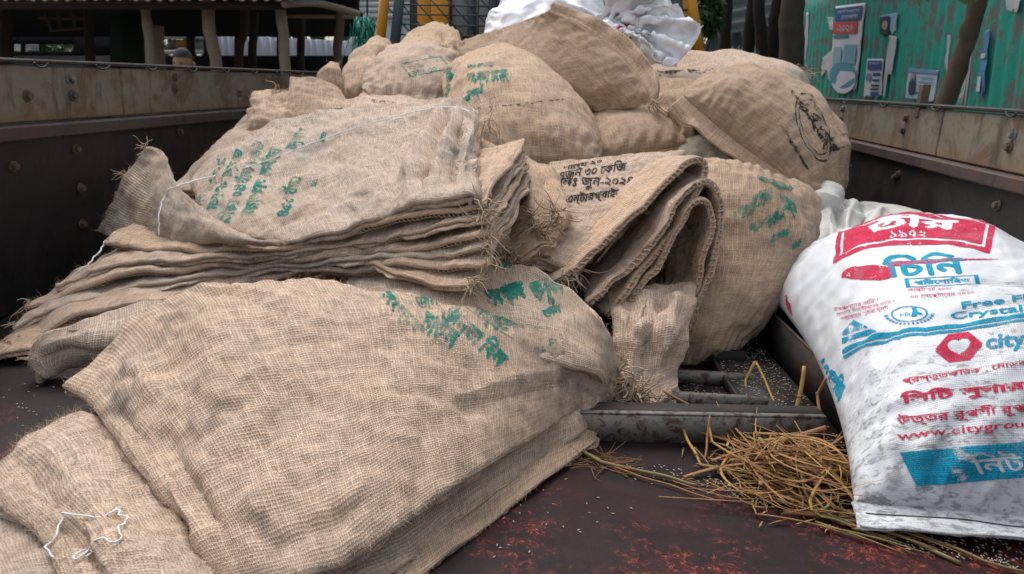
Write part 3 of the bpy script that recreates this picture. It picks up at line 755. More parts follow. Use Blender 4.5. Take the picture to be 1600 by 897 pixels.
Cs = sheet(r, net, 'jute_pale', 110, 110, .024, 3, seed=14, loose=.007, hair=2500, creases=((20, 715, 150, 880, -.010, .014), (60, 700, 180, 850, .007, .014), (95, 800, 180, 905, .008, .010), (80, 820, 160, 905, -.008, .009), (130, 690, 240, 800, -.006, .015)))
rC = r
r = sack('lowest jute sack in the bottom left corner, lying flat on the floor', FL(60, 880))
net = NET("-85,765,.012 -20,742,.02 60,690,.028 130,650,.03/-62,850,.012 0,832,.02 80,790,.028 170,740,.03/-45,905,.01 25,888,.018 90,880,.026 190,850,.03/-30,960,.008 55,945,.016 120,950,.022 230,940,.03")
D_ = sheet(r, net, 'jute_grey', 70, 60, .016, 2, seed=15, hair=900); stitched(D_, r, 'left', off=-.008)
r = sack('small grey end of a folded jute sack jutting over the dark floor', FL(110, 580))
net = NET("72,522,.08 120,503,.095 190,480,.105 270,468,.105/48,558,.045 110,545,.062 185,538,.07 270,520,.07/72,590,.012 112,574,.016 170,568,.02 250,560,.02")
S = sheet(r, net, 'jute_grey', 60, 50, .03, 3, seed=16, hair=700, creases=((60, 560, 200, 548, -.012, .012), (60, 540, 180, 515, .006, .02))); tuft(r, PT("50,560,.045"), (-1, -.2, .2), 12, .03, seed=2)

# ---- middle stack: one printed sack on top of five more
fronts = ["165,377,.165 250,385,.17 330,389,.18 420,386,.2 500,375,y1.36 580,352,y1.30 650,330,y1.25 755,318,y1.195",
          "88,445,.1 150,416,.13 230,402,.155 330,403,.168 430,396,.188 520,384,y1.34 600,368,y1.28 680,350,y1.22 757,340,y1.18",
          "42,476,.075 110,446,.1 200,426,.125 300,414,.15 420,406,.172 520,396,y1.33 610,386,y1.265 690,374,y1.205 760,362,y1.165",
          "20,510,.05 100,474,.075 200,450,.1 300,433,.13 420,417,.158 520,406,y1.325 620,400,y1.25 700,398,y1.19 762,386,y1.15",
          "2,540,.03 80,508,.05 160,482,.075 240,465,.1 330,446,.125 450,427,.148 540,414,y1.31 620,412,y1.24 700,414,y1.175 760,404,y1.135",
          "-30,556,.02 90,532,.035 180,495,.06 260,480,.085 350,455,.11 470,432,.13 550,408,y1.33 610,424,y1.235 690,444,y1.15 738,446,y1.12"]
labs = ['jute sack just under the printed one in the middle stack, fringed front edge',
        'second jute sack under the printed one, white thread along its left edge',
        'third jute sack under the printed one in the middle stack',
        'fourth jute sack under the printed one in the middle stack, hem drooping left',
        'fifth jute sack under the printed one, its left tip reaching the dark side wall',
        'bottom jute sack of the middle stack with braided front hem and frayed right corner']
mats = ['jute_gold', 'jute_pale', 'jute', 'jute_grey', 'jute', 'jute_gold']
LS = []
for k in (5, 4, 3, 2, 1, 0):
    Fr = ROW(fronts[k]); n = len(Fr); rise = np.linspace(0.05, 0.07, n)[:, None] * [0, 0, 1]
    net = np.array([Fr + [0.02, .42, 0] + rise * 1.0, Fr + [.02, .20, 0] + rise * 0.8, Fr + [0, .06, 0.014], Fr])
    net[:, :, 0] = np.maximum(net[:, :, 0], XL + .02)
    r = sack(labs[k], [Fr[n // 2][0], Fr[n // 2][1], 0]); lr = [r]
    S = sheet(r, net, mats[k], 190, 44, (.011, .016, .012, .017, .012, .015)[k], (1, 2, 1, 2, 1, 2)[k], seed=20 + k, hair=1700, loose=.009, rough=(.0055, .17, .0015, .05))
    stitched(S, r, 'front', t0=.02, t1=.985, off=-.008 if k % 2 else -.012, r=.0034)
    tuft(r, S.P[-1, -1], (.6, -.7, -.2), 20 if k in (0, 1, 5) else 9, .045, seed=30 + k)
    if k > 1: tuft(r, S.P[-1, 2], (-1, -.3, .1), 8, .03, seed=40 + k)
    LS.append((k, r, S))
r = sack('jute sack with green stencil lines and a white thread lying across it', at(480, 330, z=0))
net = NET("298,272,y1.74 345,233,y1.84 400,204,y1.93 480,179,y1.98 560,166,y1.98 640,159,y1.95 705,153,y1.88 744,176,y1.80/"
          "305,300,y1.62 350,268,y1.70 410,245,y1.76 490,222,y1.80 570,206,y1.80 645,198,y1.78 712,190,y1.72 747,215,y1.68/"
          "318,335,y1.50 365,310,y1.54 430,292,y1.58 510,270,y1.62 585,248,y1.64 655,232,y1.56 720,226,y1.51 749,250,y1.45/"
          "330,366,y1.40 390,352,y1.41 455,335,y1.44 530,312,y1.47 600,285,y1.41 665,262,y1.39 728,255,y1.36 750,278,y1.32/"
          "335,379,.187 400,380,y1.38 470,371,y1.355 545,351,y1.315 615,326,y1.27 675,308,y1.23 735,299,y1.20 752,312,y1.195")
T_ = sheet(r, net, 'jute_grey', 190, 120, .022, 2, seed=28, hair=3500, loose=.006, rough=(.005, .14, .0016, .04), creases=(
    (702, 165, 660, 290, -.026, .012), (684, 175, 636, 300, .018, .013), (724, 185, 704, 285, -.026, .010), (738, 195, 726, 280, .016, .009), (668, 185, 612, 300, -.014, .012), (712, 178, 684, 285, .016, .010),
    (560, 170, 580, 300, .006, .03), (500, 290, 560, 330, .006, .02), (380, 240, 470, 200, .004, .03), (430, 350, 620, 290, -.005, .015)))
rT = r
stitched(T_, r, 'right', off=-.01)
net = NET("228,231,y1.63 256,246,y1.60 272,286,y1.55 312,322,y1.47 362,356,y1.40 440,379,y1.31/190,290,y1.62 222,308,y1.55 255,330,y1.49 303,350,y1.42 357,368,y1.36 441,381,y1.31/152,360,y1.64 182,371,y1.55 232,376,y1.49 290,378,y1.43 352,380,y1.37 442,384,y1.31")
S = sheet(r, net, 'jute_grey', 90, 40, .014, 2, seed=29, hair=1500, name='turned_up_flap', loose=.004)
stitched(S, r, 'back', off=-.006, r=.0028); tuft(r, PT("230,232,y1.63"), (-.8, 0, .5), 9, .035, seed=4); tuft(r, PT("200,275,y1.66"), (-.9, .2, .5), 14, .03, seed=5)
flapS = S

# ---- scraps and sacks behind the middle stack
r = sack('sack edge slanting down beside the left wall behind the printed top sack', at(330, 300, z=0))
net = NET("395,172,y2.12 450,168,y2.14 520,165,y2.16/345,215,y1.98 410,205,y2.0 490,190,y2.02/300,262,y1.86 370,248,y1.86 470,225,y1.88/268,296,y1.76 350,290,y1.74 450,262,y1.74")
S = sheet(r, net, 'jute_pale', 60, 60, .02, 2, seed=50, hair=500); GS, rG = S, r
r = sack('crumpled torn jute scrap standing against the left wall', at(425, 200, z=.2))
net = NET("393,152,y2.16 408,143,y2.22 432,141,y2.22 458,139,y2.2/390,172,y2.07 412,176,y2.02 432,168,y2.1 462,172,y2.08/384,215,y2.0 420,208,y2.0 445,212,y1.98 480,200,y2.0")
S = sheet(r, net, 'jute_gold', 60, 50, .018, 3, seed=51, hair=500, loose=.006, rough=(.007, .08, .002, .03)); tuft(r, PT("430,142,y2.2"), (.2, 0, 1), 12, .05, seed=6); tuft(r, PT("425,205,y1.99"), (.2, -.6, -.5), 10, .06, seed=7)
r = sack('square jute sack corner standing up behind the printed top sack', at(500, 180, z=.2))
net = NET("455,119,y2.18 500,123,y2.22 528,136,y2.24/452,150,y2.12 505,152,y2.14 552,162,y2.16/444,194,y2.04 510,198,y2.04 580,186,y2.06")
S = sheet(r, net, 'jute_gold', 60, 50, .016, 3, seed=52, hair=500); stitched(S, r, 'left', off=-.006)
printed(S, r, smudge(np.ones((20, 30), bool), .5, 3), (508, 186), (535, 182), (510, 172), 'ink_green')
r = sack('pale jute sack surface with a dark scrawl, just behind the printed top sack', at(600, 180, z=.2))
net = NET("530,158,y2.26 590,148,y2.32 650,152,y2.3 700,165,y2.2/515,176,y2.08 590,172,y2.1 660,172,y2.1 715,180,y2.05/520,200,y1.95 600,190,y1.95 670,190,y1.95 720,200,y1.95")
S = sheet(r, net, 'jute_pale', 70, 50, .03, 3, seed=53, hair=400); printed(S, r, smudge(tmask("ঝলড", 14), .6, 2), (575, 160), (620, 166), (576, 154), 'ink_black')

# ---- frayed bunch right of the middle stack
r = sack('frayed bunch of jute cloth with knotted yarn ends beside the middle stack', at(820, 420, z=0))
net = NET("755,215,y1.80 795,235,y1.80 835,250,y1.76 862,262,y1.70/760,270,y1.64 802,275,y1.62 845,290,y1.56 884,312,y1.52/764,330,y1.50 800,330,y1.48 838,338,y1.45 880,352,y1.44/766,385,y1.38 790,402,y1.36 815,392,y1.36 850,372,y1.38")
S = sheet(r, net, 'jute_gold', 80, 80, .03, 4, seed=54, hair=900, loose=.008, rough=(.006, .10, .002, .04), creases=((780, 240, 795, 370, -.014, .016), (810, 250, 830, 350, .012, .016), (850, 275, 856, 345, -.010, .014)))
for k, (q, d) in enumerate((("832,345,y1.42", (0, -1, -.2)), ("868,335,y1.43", (.5, -1, 0)), ("795,395,y1.35", (.5, -1, -.3)), ("845,360,y1.40", (.8, -.8, -.2)))): tuft(r, PT(q), d, 34, .05, 1.0, seed=60 + k, r=.0013)
tuft(r, PT("760,190,y1.72"), (.8, -.2, -.6), 14, .07, seed=66)

# ---- folded stack with black lettering in the centre
r = sack('folded jute sack with black handwriting lines, top of the centre stack', at(930, 400, z=0))
net = NET("862,253,y1.76 930,246,y1.78 1000,240,y1.78 1070,235,y1.75/842,300,y1.62 905,298,y1.63 968,292,y1.65 1032,284,y1.66/818,345,y1.50 872,346,y1.50 930,343,y1.52 985,334,y1.55/795,386,y1.39 832,398,y1.38 866,408,y1.37 900,424,y1.37")
B_ = sheet(r, net, 'jute_pale', 120, 110, .026, 3, seed=70, hair=1800, loose=.006, creases=((870, 260, 840, 330, .008, .012), (900, 380, 960, 330, -.004, .02)))
rB = r; stitched(B_, r, 'right', off=-.004, r=.0036); stitched(B_, r, 'right', off=-.022, r=.003); tuft(r, B_.P[-1, -1], (.4, -.8, -.3), 26, .045, seed=71)
def looped(path, ext, n=4):
    P = ROW(path); e = np.array(ext); return np.array([P + e * (1 - k / (n - 1)) + np.array([0, 0, .012]) * math.sin(math.pi * k / (n - 1)) for k in range(n)])
r = sack('second folded jute sack of the centre stack, thick hem sloping down under the lettered one', at(980, 450, z=0))
net = looped("872,446,y1.33 930,400,y1.37 990,342,y1.42 1050,282,y1.49 1084,257,y1.53 1096,270,y1.53 1072,322,y1.47 1028,382,y1.41 975,452,y1.35 945,486,y1.33", (-.08, .26, -.06))
S = sheet(r, net, 'jute_gold', 170, 50, .014, 2, seed=72, hair=1600, loose=.004, rough=(.003, .12, .0012, .035)); stitched(S, r, 'front', off=-.006, r=.0050, pitch=.013, tr=.0019); tuft(r, S.P[-1, 3], (.3, -.8, -.4), 24, .05, seed=73)
r = sack('third folded jute sack of the centre stack, opened in a wide drooping loop', at(1050, 520, z=0))
net = looped("925,478,y1.32 975,436,y1.36 1022,380,y1.40 1062,322,y1.45 1094,288,y1.50 1117,300,y1.51 1117,350,y1.49 1107,415,y1.45 1090,470,y1.42 1074,515,y1.40", (-.04, .25, -.045))
S = sheet(r, net, 'jute', 170, 50, .014, 2, seed=74, hair=1600, loose=.004, rough=(.004, .13, .0012, .035)); stitched(S, r, 'front', off=-.006, r=.0050, pitch=.013, tr=.0019)
r = sack('inner fold of jute cloth tucked inside the wide loop of the centre stack', at(1060, 500, z=0))
net = looped("985,478,y1.35 1028,420,y1.39 1062,362,y1.43 1090,322,y1.47 1104,330,y1.48 1100,385,y1.45 1086,440,y1.43 1070,485,y1.41", (-.03, .22, -.05))
S = sheet(r, net, 'jute_gold', 140, 40, .012, 2, seed=75, hair=800, loose=.004, rough=(.004, .12, .0012, .035)); stitched(S, r, 'front', off=-.006, r=.0046, pitch=.013, tr=.0018)
r = sack('gathered hanging end of a jute sack, frayed just above the floor', at(1010, 640, z=0))
net = NET("955,455,y1.38 1020,445,y1.41 1086,436,y1.45/958,490,y1.31 1025,488,y1.30 1082,478,y1.36/962,530,y1.25 1022,536,y1.245 1076,526,y1.31/966,575,y1.22 1015,585,y1.22 1060,572,y1.28/956,612,y1.17 1003,630,y1.16 1054,600,y1.22")
S = sheet(r, net, 'jute_pale', 80, 120, .03, 3, seed=76, hair=1200, loose=.006, rough=(.005, .08, .0015, .03), creases=((1035, 460, 1000, 590, -.018, .012), (1010, 465, 985, 580, .014, .012), (985, 470, 975, 570, -.012, .012), (1055, 460, 1030, 570, .012, .012))); stitched(S, r, 'right', off=-.010, r=.004)
for k, (q, d) in enumerate((("985,595,y1.17", (-.2, -.8, -.3)), ("1000,615,y1.16", (.3, -.8, -.4)), ("965,590,y1.18", (-.4, -.9, 0)))): tuft(r, PT(q), d, 44, .055, .9, seed=77 + k, r=.0013)

# ---- filled sacks
def filled(label, per, mat, T, B, up, seed, hair=500, **k):
    P = PER(per); c = np.mean(P, 0)
    r = sack(label, [c[0], c[1], max(0, c[2] - B)]); return r, pillow(r, P, mat, T, B, up, seed=seed, hair=hair, **k)
UPC = (-0.05, -0.55, 0.75)
r, S = filled('full jute sack with scrawled green stencil standing right of the centre stack',
    "1062,250,y1.76 1165,262,y1.78 1262,300,y1.78 1262,410,y1.70 1150,548,y1.50 1100,570,y1.46 1040,578,y1.44 1040,410,y1.6", 'jute_brown', .13, .12, (.05, -.7, .35), 80, 1200, nu=100, nv=100, rip=.004, lump=.005, crump=(-.007, .10, 7, .14))
rF10, F10 = r, S
r, S = filled('big full jute sack beside the right wall with a black oval stamp',
    "1068,150,y2.02 1165,232,y1.98 1274,302,y1.93 1310,310,y2.15 1305,280,y2.5 1250,200,y2.65 1130,120,y2.6 1090,130,y2.3", 'jute_brown', .175, .12, (.25, -.45, .75), 81, 900, nu=100, nv=90, pw=(2.2, .62), rip=.004, lump=.006, crump=(-.008, .12, 8, .14))
rF6, F6 = r, S; stitched(S, r, 'right', off=0, r=.002, tr=.0012)
hem(r, S.edge['v0'], (-.5, -.55, -.45), .05, 'jute_gold', 82, wav=.010, widths=[.07, .05, .035, .03])
r, S = filled('wide full jute sack behind the big stamped one, its tied ear sticking up',
    "985,190,y2.45 1090,205,y2.4 1200,200,y2.45 1260,150,y2.7 1255,125,y2.95 1120,112,y3.0 985,118,y2.95 965,150,y2.7", 'jute_pale', .12, .1, (0, -.4, .9), 83, 500, rip=.006)
rF7, F7 = r, S
V, F = tubem([PT("1166,118,y2.85"), PT("1164,104,y2.84"), PT("1166,95,y2.84"), PT("1157,89,y2.83"), PT("1152,84,y2.83")], [.032, .018, .010, .011, .004], 9, 14); part('tied_ear', V, F, M['jute_gold'], r)
tuft(r, PT("1250,118,y2.8"), (.6, -.2, .4), 16, .10, .7, seed=8); tuft(r, PT("1155,86,y2.83"), (-.5, 0, .8), 8, .04, seed=9)
r, S = filled('grey-brown full jute sack wedged under the highest one, seam facing the camera',
    "930,246,y2.0 1000,240,y2.02 1072,226,y2.08 1050,195,y2.3 1010,168,y2.45 950,178,y2.45 892,188,y2.4 905,220,y2.2", 'jute_brown', .09, .08, (0, -.5, .8), 84, 400, lump=.004)
hem(r, S.edge['v0'], (0, -.5, -.8), .03, 'jute_gold', 85, wav=.003)
r, S = filled('dull jute sack with a pinched fold between the highest sack and the stamped one',
    "1012,205,y2.15 1060,225,y2.12 1100,222,y2.2 1110,180,y2.4 1075,140,y2.55 1030,140,y2.6 985,150,y2.55 1000,180,y2.35", 'jute_brown', .10, .08, (0, -.5, .8), 86, 300, lump=.007, creases=((1040, 150, 1050, 210, -.03, .03),))
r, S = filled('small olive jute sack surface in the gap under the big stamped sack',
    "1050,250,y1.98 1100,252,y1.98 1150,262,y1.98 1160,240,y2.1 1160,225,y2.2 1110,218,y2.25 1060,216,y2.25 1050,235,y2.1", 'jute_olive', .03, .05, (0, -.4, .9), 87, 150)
r, S = filled('highest full jute sack lying tilted on the heap with a thick sewn edge',
    "764,116,y2.42 880,172,y2.30 1020,160,y2.14 960,78,y2.26 857,17,y2.40 790,42,y2.60 712,66,y2.66 725,92,y2.55", 'jute_brown', .12, .13, (-.2, -.85, -.08), 88, 900, nu=110, nv=80, pw=(2.0, .78), rip=.003, lump=.004, crump=(-.007, .10, 9, .12))
rF1, F1 = r, S
hem(r, S.edge['u1'], (.45, .05, .55), .05, 'jute_gold', 89, wav=.007, thick=.012, layers=2, widths=[.02, .04, .045, .04, .025])
tuft(r, S.edge['u1'][0], (.7, -.5, -.4), 26, .05, seed=91, r=.0013)
r, S = filled('plump full jute sack with green stencil in the middle of the heap',
    "742,240,y1.88 830,255,y1.88 936,246,y1.92 925,190,y2.2 850,112,y2.6 770,95,y2.66 690,112,y2.55 700,170,y2.2", 'jute_gold', .155, .12, (0, -.45, .85), 90, 900, nu=100, nv=90, pw=(2.1, .66), rip=.004, lump=.005, crump=(-.007, .11, 10, .14))
rF3, F3 = r, S; stitched(S, r, 'right', off=0, r=.002, tr=.0012)
r, S = filled('full jute sack with a framed green stamp behind the plump one',
    "568,142,y2.45 630,165,y2.40 715,160,y2.42 730,125,y2.6 715,90,y2.9 660,82,y3.0 610,90,y2.95 575,115,y2.7", 'jute_pale', .105, .1, (0, -.45, .85), 92, 500, nu=90, nv=80, pw=(2.1, .68), crump=(-.006, .1, 13, .12))
rF4, F4 = r, S
hem(r, S.edge['v0'], (0, -.75, -.15), .05, 'jute_gold', 93, wav=.012)
r, S = filled('tan jute sack with a pinched dark corner at the left of the heap',
    "530,150,y2.62 560,152,y2.6 600,140,y2.6 622,110,y2.8 622,92,y3.0 605,70,y3.05 585,75,y3.0 545,110,y2.8", 'jute_gold', .07, .08, (-.1, -.5, .8), 94, 300, creases=((606, 75, 598, 125, -.03, .02),))
r, S = filled('jute sack with a folded ear right below the left cab guard',
    "590,100,y2.95 650,105,y2.95 712,102,y2.9 722,75,y3.1 715,52,y3.35 690,44,y3.4 660,55,y3.35 620,80,y3.15", 'jute_gold', .07, .08, (0, -.5, .8), 96, 300, creases=((690, 50, 700, 90, -.03, .02),))
net = NET("690,44,y3.3 705,48,y3.28 720,62,y3.25/693,58,y3.22 704,66,y3.2 716,78,y3.2"); sheet(r, net, 'jute_brown', 20, 20, .02, 2, seed=97, name='folded_ear')
net = NET("703,62,y3.05 712,66,y3.02 716,80,y3.0/690,80,y3.02 702,84,y3.0 714,92,y2.98"); sheet(r, net, 'jute_brown', 20, 20, .02, 2, seed=98, name='folded_ear')
r, S = filled('small pointed jute sack corner beside the left wall in front of wooden posts',
    "500,150,y2.4 520,155,y2.4 536,150,y2.4 536,125,y2.42 529,101,y2.45 520,104,y2.45 512,112,y2.45 492,135,y2.42", 'jute_gold', .04, .05, (-.1, -.7, .5), 99, 200)
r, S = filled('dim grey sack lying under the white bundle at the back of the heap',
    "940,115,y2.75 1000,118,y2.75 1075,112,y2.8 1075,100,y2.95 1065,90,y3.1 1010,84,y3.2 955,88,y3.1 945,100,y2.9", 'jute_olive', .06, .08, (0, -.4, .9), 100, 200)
for k, (c, s) in enumerate((((-.55, 1.75, .12), (.42, .3)), ((.1, 2.0, .14), (.45, .32)), ((-.55, 2.45, .16), (.5, .35)), ((.35, 2.55, .16), (.42, .35)), ((-.1, 2.75, .33), (.5, .3)), ((.42, 1.98, .09), (.25, .25)))):
    c = np.array(c); sx, sy = s
    P = [c + [-sx, -sy, 0], c + [0, -sy * .96, 0], c + [sx, -sy, 0], c + [sx * .95, 0, 0], c + [sx, sy, 0], c + [0, sy * .96, 0], c + [-sx, sy, 0], c + [-sx * .95, 0, 0]]
    r = sack('full jute sack buried at the bottom of the heap', [c[0], c[1], 0], group='jute sacks buried in the heap'); pillow(r, P, 'jute_brown', .13, .12, (0, 0, 1), 40, 36, seed=110 + k)

# ---- lettering on the jute
def lines(S, root, rows, mat, keep=.8, fat=0, seed=0, h=26):
    for k, (txt, bl, br, tl) in enumerate(rows):
        printed(S, root, smudge(tmask(txt, h, fat=fat), keep, seed + k), bl, br, tl, mat)
def block(S, root, bl, br, tl, mat, keep=.5, seed=0, h=30, w=60):
    printed(S, root, smudge(np.ones((h, w), bool), keep, seed, 4), bl, br, tl, mat)
# top of the middle stack: lines run down the cloth towards the camera
0 and lines(T_, rT, [("সরকাির", (452, 246), (424, 330), (425, 232)), ("খাদ্য চাল", (416, 345), (392, 342), (440, 240)),
    ("জন্য খািল", (405, 232), (365, 340), (385, 236)), ("বস্তা ওজন", (380, 250), (338, 345), (362, 254)), ("৩০ েকিজ", (352, 268), (316, 330), (334, 272))][:1], 'ink_green', .75, 1, 3)
for k, (txt, a, b_, wd) in enumerate([("খাদ্য", (494, 202), (470, 236), 28), ("চাউল সংগ্রহ", (454, 230), (406, 342), 40), ("ওজন েনট ৪০ েকিজ", (418, 222), (360, 352), 27), ("জন্য বস্তা", (390, 234), (342, 330), 22), ("২০২৪ সন", (360, 248), (314, 332), 20), ("েমট ১৯৪", (474, 276), (450, 340), 26), ("।", (512, 206), (506, 224), 8), ("।", (498, 280), (493, 294), 8)]):
    # a word runs from a down to b_, its tops towards smaller x
    printed(T_, rT, smudge(tmask(txt, 40, fat=2), .94, 200 + k, 6), a, b_, (a[0] - wd, a[1] - 2), 'ink_green')
# front sack and the one behind it
for k, (txt, a, b_, c, kp) in enumerate([("সংগ্রহ", (586, 470), (644, 528), (606, 450), .75), ("চাউল", (650, 516), (706, 552), (672, 472), .9), ("জনতা িবল", (688, 494), (778, 578), (714, 468), .8), ("খাদ্য", (722, 486), (772, 524), (740, 468), .85), ("েকিজ", (782, 520), (838, 494), (758, 480), .92), ("২০২৪", (836, 562), (922, 502), (828, 548), .5), ("জন", (655, 486), (688, 478), (648, 464), .9)]):
    printed(A, bpy.data.objects['jute_sack'], smudge(tmask(txt, 40, fat=2), min(.95, kp + .08), 230 + k, 6), a, b_, c, 'ink_green')
m = np.zeros((6, 90), bool); m[2:4] = True; printed(A, bpy.data.objects['jute_sack'], smudge(m, .9, 4), (722, 480), (800, 532), (724, 476), 'ink_green')
for k, (txt, a, b_, c, kp) in enumerate([("সংগ্রহ", (764, 492), (826, 474), (754, 452), .75), ("বস্তা", (834, 492), (886, 476), (824, 438), .85), ("খাদ্য", (745, 425), (800, 424), (750, 410), .45), ("জন", (850, 500), (880, 488), (845, 485), .6)]):
    printed(E_, rE, smudge(tmask(txt, 26, fat=3), min(.9, kp + .2), 250 + k, 5), a, b_, c, 'ink_green')
# centre stack, black marker lines
lines(B_, rB, [("খাল্য ২০", (878, 270), (940, 258), (880, 260)), ("ওজন ৩০ েকিজ", (868, 283), (978, 267), (872, 264)), ("নলঃ জুন-২০২৪", (864, 298), (988, 296), (868, 278)), ("গা এন্টারপ্রাইজ", (862, 326), (975, 312), (866, 304))], 'ink_black', .97, 1, 270, 34)
# plump sack, framed stamp, standing sack, oval stamp
for k, (txt, a, b_, c) in enumerate([("খাদ্য চাল", (728, 140), (792, 134), (730, 112)), ("জন্য", (728, 160), (756, 152), (728, 142)), ("সংগ্রহ", (706, 158), (710, 104), (694, 156)), ("৩০ েকিজ", (728, 108), (772, 106), (732, 97)), ("বস্তা", (716, 172), (738, 158), (712, 160)), ("নং", (780, 132), (796, 130), (780, 116))]):
    printed(F3, rF3, smudge(tmask(txt, 20, fat=2), .85, 290 + k), a, b_, c, 'ink_green')
X, Y = canvas(60, 110); fr = ((np.abs(X - .5) > .44) | (np.abs(Y - .5) > .42)) & (np.abs(X - .5) < .47) & (np.abs(Y - .5) < .47)
printed(F4, rF4, smudge(fr, .9, 1), (640, 122), (708, 108), (622, 100), 'ink_green')
lines(F4, rF4, [("েকিজ", (640, 110), (665, 105), (636, 102)), ("চাল ৩০", (646, 119), (684, 111), (642, 111)), ("সনঃ ২০২৪", (672, 98), (706, 96), (668, 88))], 'ink_green', .85, 0, 300, 18)
for k, (a, b_, c) in enumerate([((1142, 352), (1180, 336), (1146, 326)), ((1178, 330), (1212, 314), (1172, 304)), ((1166, 372), (1206, 352), (1168, 352)), ((1200, 362), (1228, 340), (1196, 338)), ((1200, 385), (1232, 368), (1206, 366)), ((1236, 394), (1252, 384), (1238, 380)), ((1222, 330), (1250, 350), (1215, 296)), ((1180, 285), (1240, 305), (1182, 272)), ((1225, 335), (1240, 328), (1222, 322))]):
    printed(F10, rF10, smudge(tmask(("ওজন", "চাল", "জুন", "েকিজ", "২০২৪", "৩০", "খাদ্য", "বস্তা", "নং")[k], 18, fat=3), .75, 310 + k, 4), a, b_, c, 'ink_green')
X, Y = canvas(90, 120); q = np.hypot(X - .5, Y - .5); ov = ((np.abs(q - .46) < .014) | (np.abs(q - .37) < .010))
printed(F6, rF6, smudge(ov, .75, 5), (1268, 262), (1312, 250), (1228, 150), 'ink_black')
lines(F6, rF6, [("খাদ্য", (1262, 205), (1292, 245), (1285, 195)), ("১৭", (1245, 165), (1270, 195), (1262, 160)), ("অিধদপ্তর", (1228, 140), (1288, 232), (1240, 138))], 'ink_black', .7, 1, 330, 20)
X, Y = canvas(6, 160)
for q in (((1222, 200), (1262, 270), (1226, 198)), ((1214, 190), (1258, 262), (1217, 188))): printed(F6, rF6, smudge(X > 0, .35, 9), *q, 'ink_black')
lines(F7, rF7, [("খাদ্য জন্য", (1010, 122), (1130, 118), (1012, 110))], 'ink_black', .5, 1, 340, 16)
X, Y = canvas(12, 200); printed(F3, rF3, smudge(np.abs(Y - .5 - .2 * np.sin(X * 9)) < .3, .3, 12), (745, 172), (880, 158), (745, 168), 'ink_black')

# ---- white thread lying over the sacks
def thread(label, pts, r=.0011, n=60, mat='white_thread', kinks=.0015):
    P = np.array(pts); q = spline(len(P), np.linspace(0, len(P) - 1, n)) @ P
    q += np.stack([fnoise(q, .02, 5), fnoise(q, .02, 6), 0.4 * fnoise(q, .02, 7)], 1) * kinks
    o = thing('white_thread', label, 'thread', q.min(0) * [1, 1, 1], 'loose white threads'); V, F = tubem(q, r, 5); part('strand', V, F, M[mat], o); return o
ons = lambda S, l, lift=.003: [S.sample(S.find(*p)[None], lift)[0] for p in l]
thread('long white thread running across the green-printed sack of the middle stack', [PT("248,368,y1.45")] + ons(flapS, [(252, 330), (262, 303)], .004) + [PT("280,289,y1.50")] + ons(T_, [(330, 281), (400, 262), (480, 232), (560, 203), (640, 182), (700, 172), (735, 180)], .009), .0015, 90)
k1 = [S for k, r_, S in LS if k == 1][0]
thread('short white thread along the left edge of the middle stack', [PT("88,444,y1.33"), PT("105,438,y1.34"), PT("130,418,y1.36"), PT("150,398,y1.40"), PT("160,384,y1.44"), PT("172,371,y1.49"), PT("190,369,y1.5")], .0016, 60, kinks=.0025)
thread('tangled white thread with a knot on the bottom left sack', ons(Cs, [(72, 878), (76, 858), (90, 838), (104, 806), (135, 812), (172, 808), (184, 798), (183, 812), (196, 816), (188, 830), (194, 842), (178, 850), (158, 846), (145, 860), (128, 872), (120, 880), (124, 868), (138, 868), (132, 876)], .004), .0011, 150, kinks=.002)

# ================================================================== white woven bags
r = thing('sugar_bag', 'full white woven plastic bag printed in red and blue beside the right wall', 'bag', (.63, 1.3, 0))
per = [np.array(p) for p in ((.375, .905, .03), (.63, .905, .035), (.872, .93, .035), (.878, 1.3, .12), (.865, 1.66, .18), (.66, 1.72, .20), (.39, 1.63, .13), (.418, 1.26, .10))]
W1 = pillow(r, per, 'plastic', .170, .09, (0, -.12, 1), 170, 190, pw=(2.8, .52), rip=.004, lump=.0035, seed=401, rk=.06, name='bag_cloth', crump=(-.004, .10, 21, .16), creases=((1520, 440, 1640, 450, -.008, .008), (1330, 560, 1420, 530, -.004, .02), (1540, 350, 1600, 470, .005, .03), (1480, 500, 1640, 470, -.004, .012), (1300, 400, 1380, 350, -.008, .02)))
S = hem(r, W1.edge['v0'], (0, -1, -.18), .038, 'plastic', 402, thick=.006, wav=.004, name='bottom_hem')
V, F = tubem(S.sample(np.stack([np.linspace(.01, S.U[-1] - .01, 90), np.full(90, S.W[-1] * .45)], 1), .001), .0009, 4); part('hem_stitching', V, F, M['bar'], r)
def put(m, bl, br, tl, mat, name='print'): return printed(W1, r, m, bl, br, tl, mat, .0010, name)
X, Y = canvas(90, 230)
lg = (Y < .80 + .20 * np.exp(-((X - .5) / .17)**2)) & (X > .0) & (X < 1.0)
inn = (X > .035) & (X < .965) & (Y > .09) & (Y < .74 + .2 * np.exp(-((X - .5) / .15)**2)); inn2 = (X > .05) & (X < .95) & (Y > .13) & (Y < .70 + .2 * np.exp(-((X - .5) / .14)**2))
red = lg & ~(inn & ~inn2)
def stamp(base, m, x0, y0, x1, y1, val):
    h, w = base.shape; a, b_, c, d = int(x0 * w), int(y0 * h), int(x1 * w), int(y1 * h)
    ii = (np.arange(d - b_) * m.shape[0] // max(1, d - b_)); jj = (np.arange(c - a) * m.shape[1] // max(1, c - a))
    s_ = m[np.ix_(ii, jj)]; base[b_:d, a:c][s_] = val
stamp(red, tmask("তীর", 60, fat=3), .20, .34, .80, .78, False); stamp(red, tmask("১৯৭২", 30, fat=1), .38, .15, .62, .31, False)
put(smudge(red, .97, 1), (1302, 413), (1546, 397), (1290, 352), 'ink_red')
